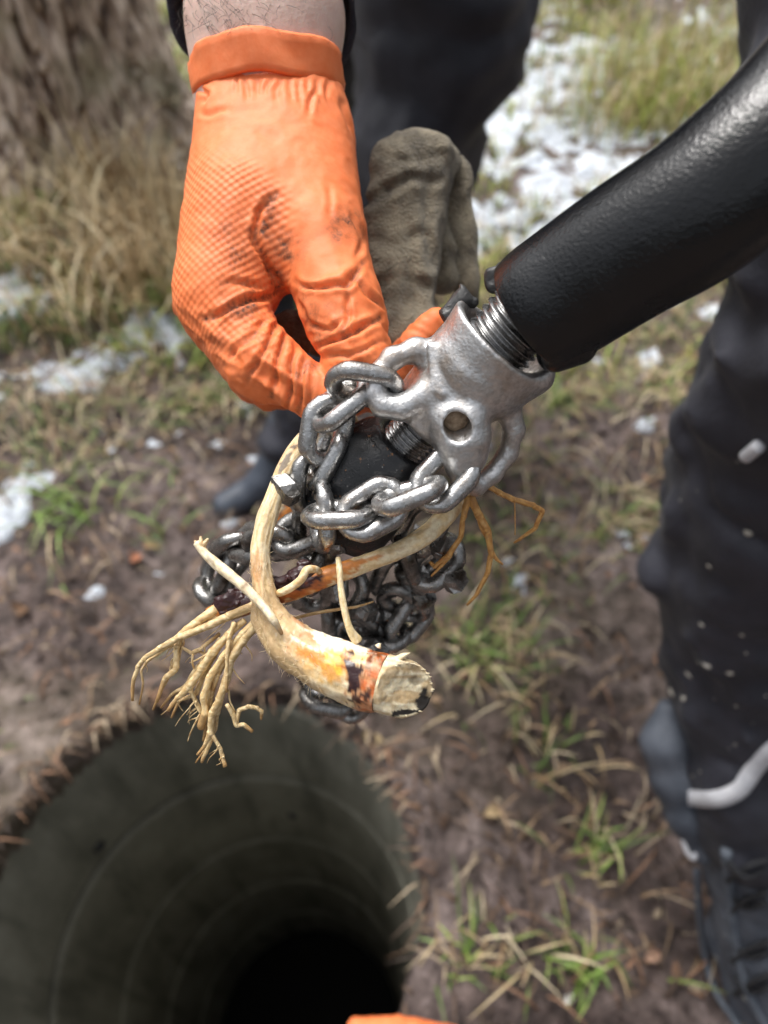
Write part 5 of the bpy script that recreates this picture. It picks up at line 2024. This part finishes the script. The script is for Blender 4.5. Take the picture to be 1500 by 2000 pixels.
def build_fan_root():
    t = thing('branching_root', 'slimmer pale root with charred red patches, ending in a fan of rootlets', 'root', C(430, 1190, .318))
    st = [(590, 1135, 110, 34, 18, ORANGE, 1, .4), (560, 1150, 90, 22, 18, RUSTY, .9, .4), (640, 1112, 75, 17, 15, ORANGE, 1, .4), (700, 1098, 50, 7, 16, ORANGE, .8, .4), (700, 1100, 40, 4, 16, ORANGE * 1.3, .7, .5), (665, 1118, 30, 3, 14, ORANGE, .7, .5), (550, 1146, 80, 15, 16, DARKR, 1, .25), (595, 1118, 22, 9, 15, DARKR, 1, .25),
          (600, 1142, 16, 7, 30, DARKR, .9, .25), (450, 1182, 60, 24, 12, DARKR, 1, .25), (420, 1192, 16, 16, 0, ORANGE, .7, .4), (500, 1196, 30, 10, 20, RUSTY, .9, .4), (770, 1075, 20, 4, 20, TAN, .6, .5), (820, 1040, 14, 5, 30, TAN, .6, .5)]
    root_piece('root_stem', t, [(905, 960, .345), (875, 1000, .330), (838, 1040, .320), (785, 1072, .315), (720, 1098, .313), (650, 1122, .313), (580, 1148, .316), (510, 1170, .319), (450, 1188, .321), (405, 1205, .321)],
               [20, 20, 19, 18, 18, 20, 22, 22, 23, 15], 28, 14, CREAM * 1.1, PALE, .045, 351, st, nfreq=150, tan=.15)
    # resin crust lumps on the charred parts
    for i, (x, y, rx) in enumerate(((455, 1176, 30), (545, 1142, 26), (590, 1124, 20))):
        s = SDF(.005)
        for j in range(12):
            u = RNG.uniform(-rx, rx)
            a = K(x + u, y - .30 * u + RNG.uniform(-9, 9), (.3181, .3152, .3135)[i])
            s.cap(a, a + RNG.normal(0, .0022, 3), .0015, .0011, flat=(np.array([0, 0, 1.0]), 1.6))
        v, q = s.mesh(.0006, pad=.006, extra=lambda P, f: f + .0009 * fbm(P * np.array([170, 420, 300]), 4, 360 + i, .6))
        me = fast_mesh('resin_crust', W(v), q)
        set_col(me, DARKR * 1.2)
        set_val(me, np.full(len(v), .38), 'wet')
        link('resin_crust', me, ROOTM, t)
    A, B = np.array([.68, .49, .24]), np.array([.82, .68, .42])
    F = [([(600, 405, .312), (470, 465, .311), (360, 510, .311), (250, 552, .311), (170, 600, .312), (100, 652, .313), (62, 690, .314), (52, 760, .315), (42, 838, .316)], [13, 11, 10, 9, 8, 7, 6, 5, 4]),
         ([(415, 430, .318), (330, 490, .316), (262, 545, .315), (240, 600, .315), (228, 690, .316), (190, 745, .317), (150, 842, .318)], [13, 12, 11, 8, 9, 7, 5]),
         ([(262, 600, .315), (310, 632, .316), (360, 600, .317), (430, 540, .318)], [4, 5, 5, 5]),
         ([(540, 480, .312), (470, 540, .312), (400, 620, .313), (345, 700, .314), (300, 780, .315), (240, 820, .316), (200, 882, .317)], [9, 10, 11, 11, 11, 7, 4.5]),
         ([(298, 790, .315), (322, 840, .317), (340, 900, .318), (345, 955, .318)], [7, 6, 7, 10]),
         ([(600, 470, .312), (520, 550, .311), (445, 640, .312), (385, 735, .313), (362, 820, .314), (362, 900, .315), (345, 960, .317)], [9, 9, 9, 9, 9, 9, 9]),
         ([(620, 470, .312), (540, 560, .311), (480, 650, .311), (455, 740, .312), (430, 830, .313), (400, 900, .314), (385, 975, .316), (365, 1030, .317), (330, 1078, .318)], [13, 12, 12, 11, 10, 10, 9, 5, 3.5]),
         ([(388, 960, .316), (390, 1020, .317), (370, 1070, .318), (350, 1112, .319)], [8, 7, 6, 4]),
         ([(395, 985, .316), (425, 1035, .317), (450, 1085, .318), (455, 1130, .318)], [6, 5, 6, 6]),
         ([(460, 855, .313), (490, 900, .315), (510, 945, .316), (545, 952, .317), (575, 975, .318)], [6, 7, 6, 6, 5]),
         ([(505, 935, .316), (520, 885, .316), (560, 860, .317), (600, 865, .318), (625, 888, .319), (614, 922, .320)], [5, 6, 6, 6, 6, 3]),
         ([(495, 490, .310), (475, 560, .309), (462, 640, .309), (468, 720, .310), (460, 800, .311)], [7, 6, 5, 5, 3]),
         ([(485, 690, .312), (515, 725, .313), (540, 762, .314)], [2, 1.6, 1]),
         ([(470, 790, .313), (485, 850, .314), (500, 890, .315)], [3, 2.2, 2]),
         ([(430, 560, .316), (380, 640, .318), (330, 610, .318)], [5, 5, 3]),
         ([(450, 660, .314), (420, 720, .315), (400, 790, .316)], [8, 8, 4])]
    for i, (ln, r) in enumerate(F):
        ln2, r2 = kinky([z3(*p) for p in ln], r, 700 + i)
        root_piece('rootlet', t, ln2, [x * .74 for x in r2], 10, 3, A * (0.62 + .45 * RNG.random()), B, .16, 370 + 3 * i, nfreq=420, tan=.8, tip=(.42, .26, .11))
    for i in range(9):
        ln, r = F[(3, 5, 6, 3, 5, 6, 0, 1, 4)[i]]
        ox, oy = RNG.normal(0, 22), RNG.normal(5, 22)
        ln2 = [(x + ox * (k / len(ln)) * 1.6 + RNG.normal(0, 5), y + oy * (k / len(ln)) * 1.6, d + .004) for k, (x, y, d) in enumerate(ln)]
        ln2, r2 = kinky([z3(*p) for p in ln2], r, 760 + i)
        root_piece('rootlet', t, ln2, [x * .46 for x in r2], 8, 3, A * RNG.uniform(.5, .9), B * .85, .16, 600 + 3 * i, nfreq=420, tan=.9, tip=(.36, .22, .09))
    # hair-fine rootlets among them
    for i in range(30):
        ln, r = F[RNG.integers(0, 9)]
        k = RNG.integers(1, len(ln) - 1)
        x, y, d = ln[k]
        dx, dy = RNG.normal(-18, 34), RNG.uniform(35, 120)
        pts = [(x, y, d - .001), (x + dx * .3 + RNG.normal(0, 8), y + dy * .35, d), (x + dx * .7 + RNG.normal(0, 9), y + dy * .7, d + .002), (x + dx, y + dy, d + .003)]
        w = RNG.uniform(.9, 2.6)
        root_piece('rootlet', t, [z3(*p) for p in pts], [w, w * .9, w * .7, w * .35], 6, 4, np.array([.50, .32, .14]) * RNG.uniform(.7, 1.2), B, .1, 500 + 3 * i)
    root_piece('rootlet', t, [z3(690, 362, .306), z3(740, 340, .304), z3(790, 300, .303), z3(815, 258, .3035), z3(855, 255, .307), z3(880, 270, .311)], [7, 8.5, 8.5, 8, 7.5, 5], 12, 6, np.array([.68, .46, .22]), PALE, .08, 431)
    root_piece('rootlet', t, [z3(765, 472, .325), z3(850, 450, .325), z3(960, 432, .325), z3(1040, 420, .326), z3(1112, 398, .328)], [3, 3.2, 3, 2.6, 1.6], 8, 6, np.array([.52, .33, .14]), CREAM, .08, 434)


build_fan_root()


def build_back_root():
    t = thing('peeled_root', 'peeled orange and cream root strip wedged behind the bent root', 'root', C(545, 1010, .35))
    st = [(570, 985, 12, 60, -32, ORANGE, .95, .5), (590, 930, 12, 14, -30, ORANGE * 1.2, .9, .5), (550, 1020, 14, 20, -30, ORANGE, .9, .4), (555, 990, 5, 30, -32, DARKR, .7, .4), (532, 1035, 8, 7, 0, DARKR, .7, .4)]
    root_piece('root_strip', t, [(612, 900, .352), (590, 935, .35), (565, 985, .348), (545, 1025, .348), (535, 1060, .350)], [12, 17, 22, 20, 12], 18, 8, CREAM, PALE, .10, 441, st)
    root_piece('root_strip', t, [(600, 920, .346), (560, 950, .343), (535, 985, .342), (522, 1025, .343)], [5, 7, 8, 6], 12, 8, PALE, CREAM, .10, 444)
    root_piece('root_strip', t, [(606, 960, .345), (588, 1000, .344), (570, 1030, .345)], [6, 8, 6], 12, 6, CREAM, PALE, .10, 447)


build_back_root()


def build_side_roots():
    t = thing('fine_roots', 'thin orange brown rootlets curling out below the steel hub', 'root', C(930, 960, .325))
    O1, O2 = np.array([.42, .20, .055]), np.array([.62, .36, .12])
    F = [([(925, 930, .322), (945, 947, .322), (975, 962, .323), (1003, 977, .325), (1040, 983, .328), (1056, 1000, .330), (1045, 1030, .333), (1018, 1050, .337), (1004, 1060, .34)], [6, 6, 5.5, 6, 5.5, 5, 4, 3, 2]),
         ([(915, 970, .322), (908, 1010, .324), (895, 1050, .327), (875, 1085, .33), (850, 1108, .333), (840, 1098, .335)], [8, 6, 5, 6, 5, 3]),
         ([(880, 1085, .33), (862, 1105, .331), (842, 1125, .332)], [4, 3, 2]),
         ([(918, 970, .322), (935, 1005, .323), (952, 1040, .325), (960, 1080, .328), (948, 1120, .331), (930, 1155, .334), (912, 1182, .336)], [9, 8, 7, 6, 5, 4, 2.5]),
         ([(930, 995, .323), (942, 1030, .326), (956, 1060, .328)], [4, 4, 3]),
         ([(960, 1075, .328), (972, 1090, .329), (982, 1102, .33)], [4, 3.5, 2]),
         ([(1005, 978, .325), (1003, 1010, .327), (1006, 1045, .33)], [1.4, 1.2, 1.0])]
    for i, (ln, r) in enumerate(F):
        ln2, r2 = kinky(ln, r, 900 + i)
        root_piece('rootlet', t, ln2, r2, 10, 3, O1, O2, .14, 460 + 3 * i, nfreq=330)


build_side_roots()
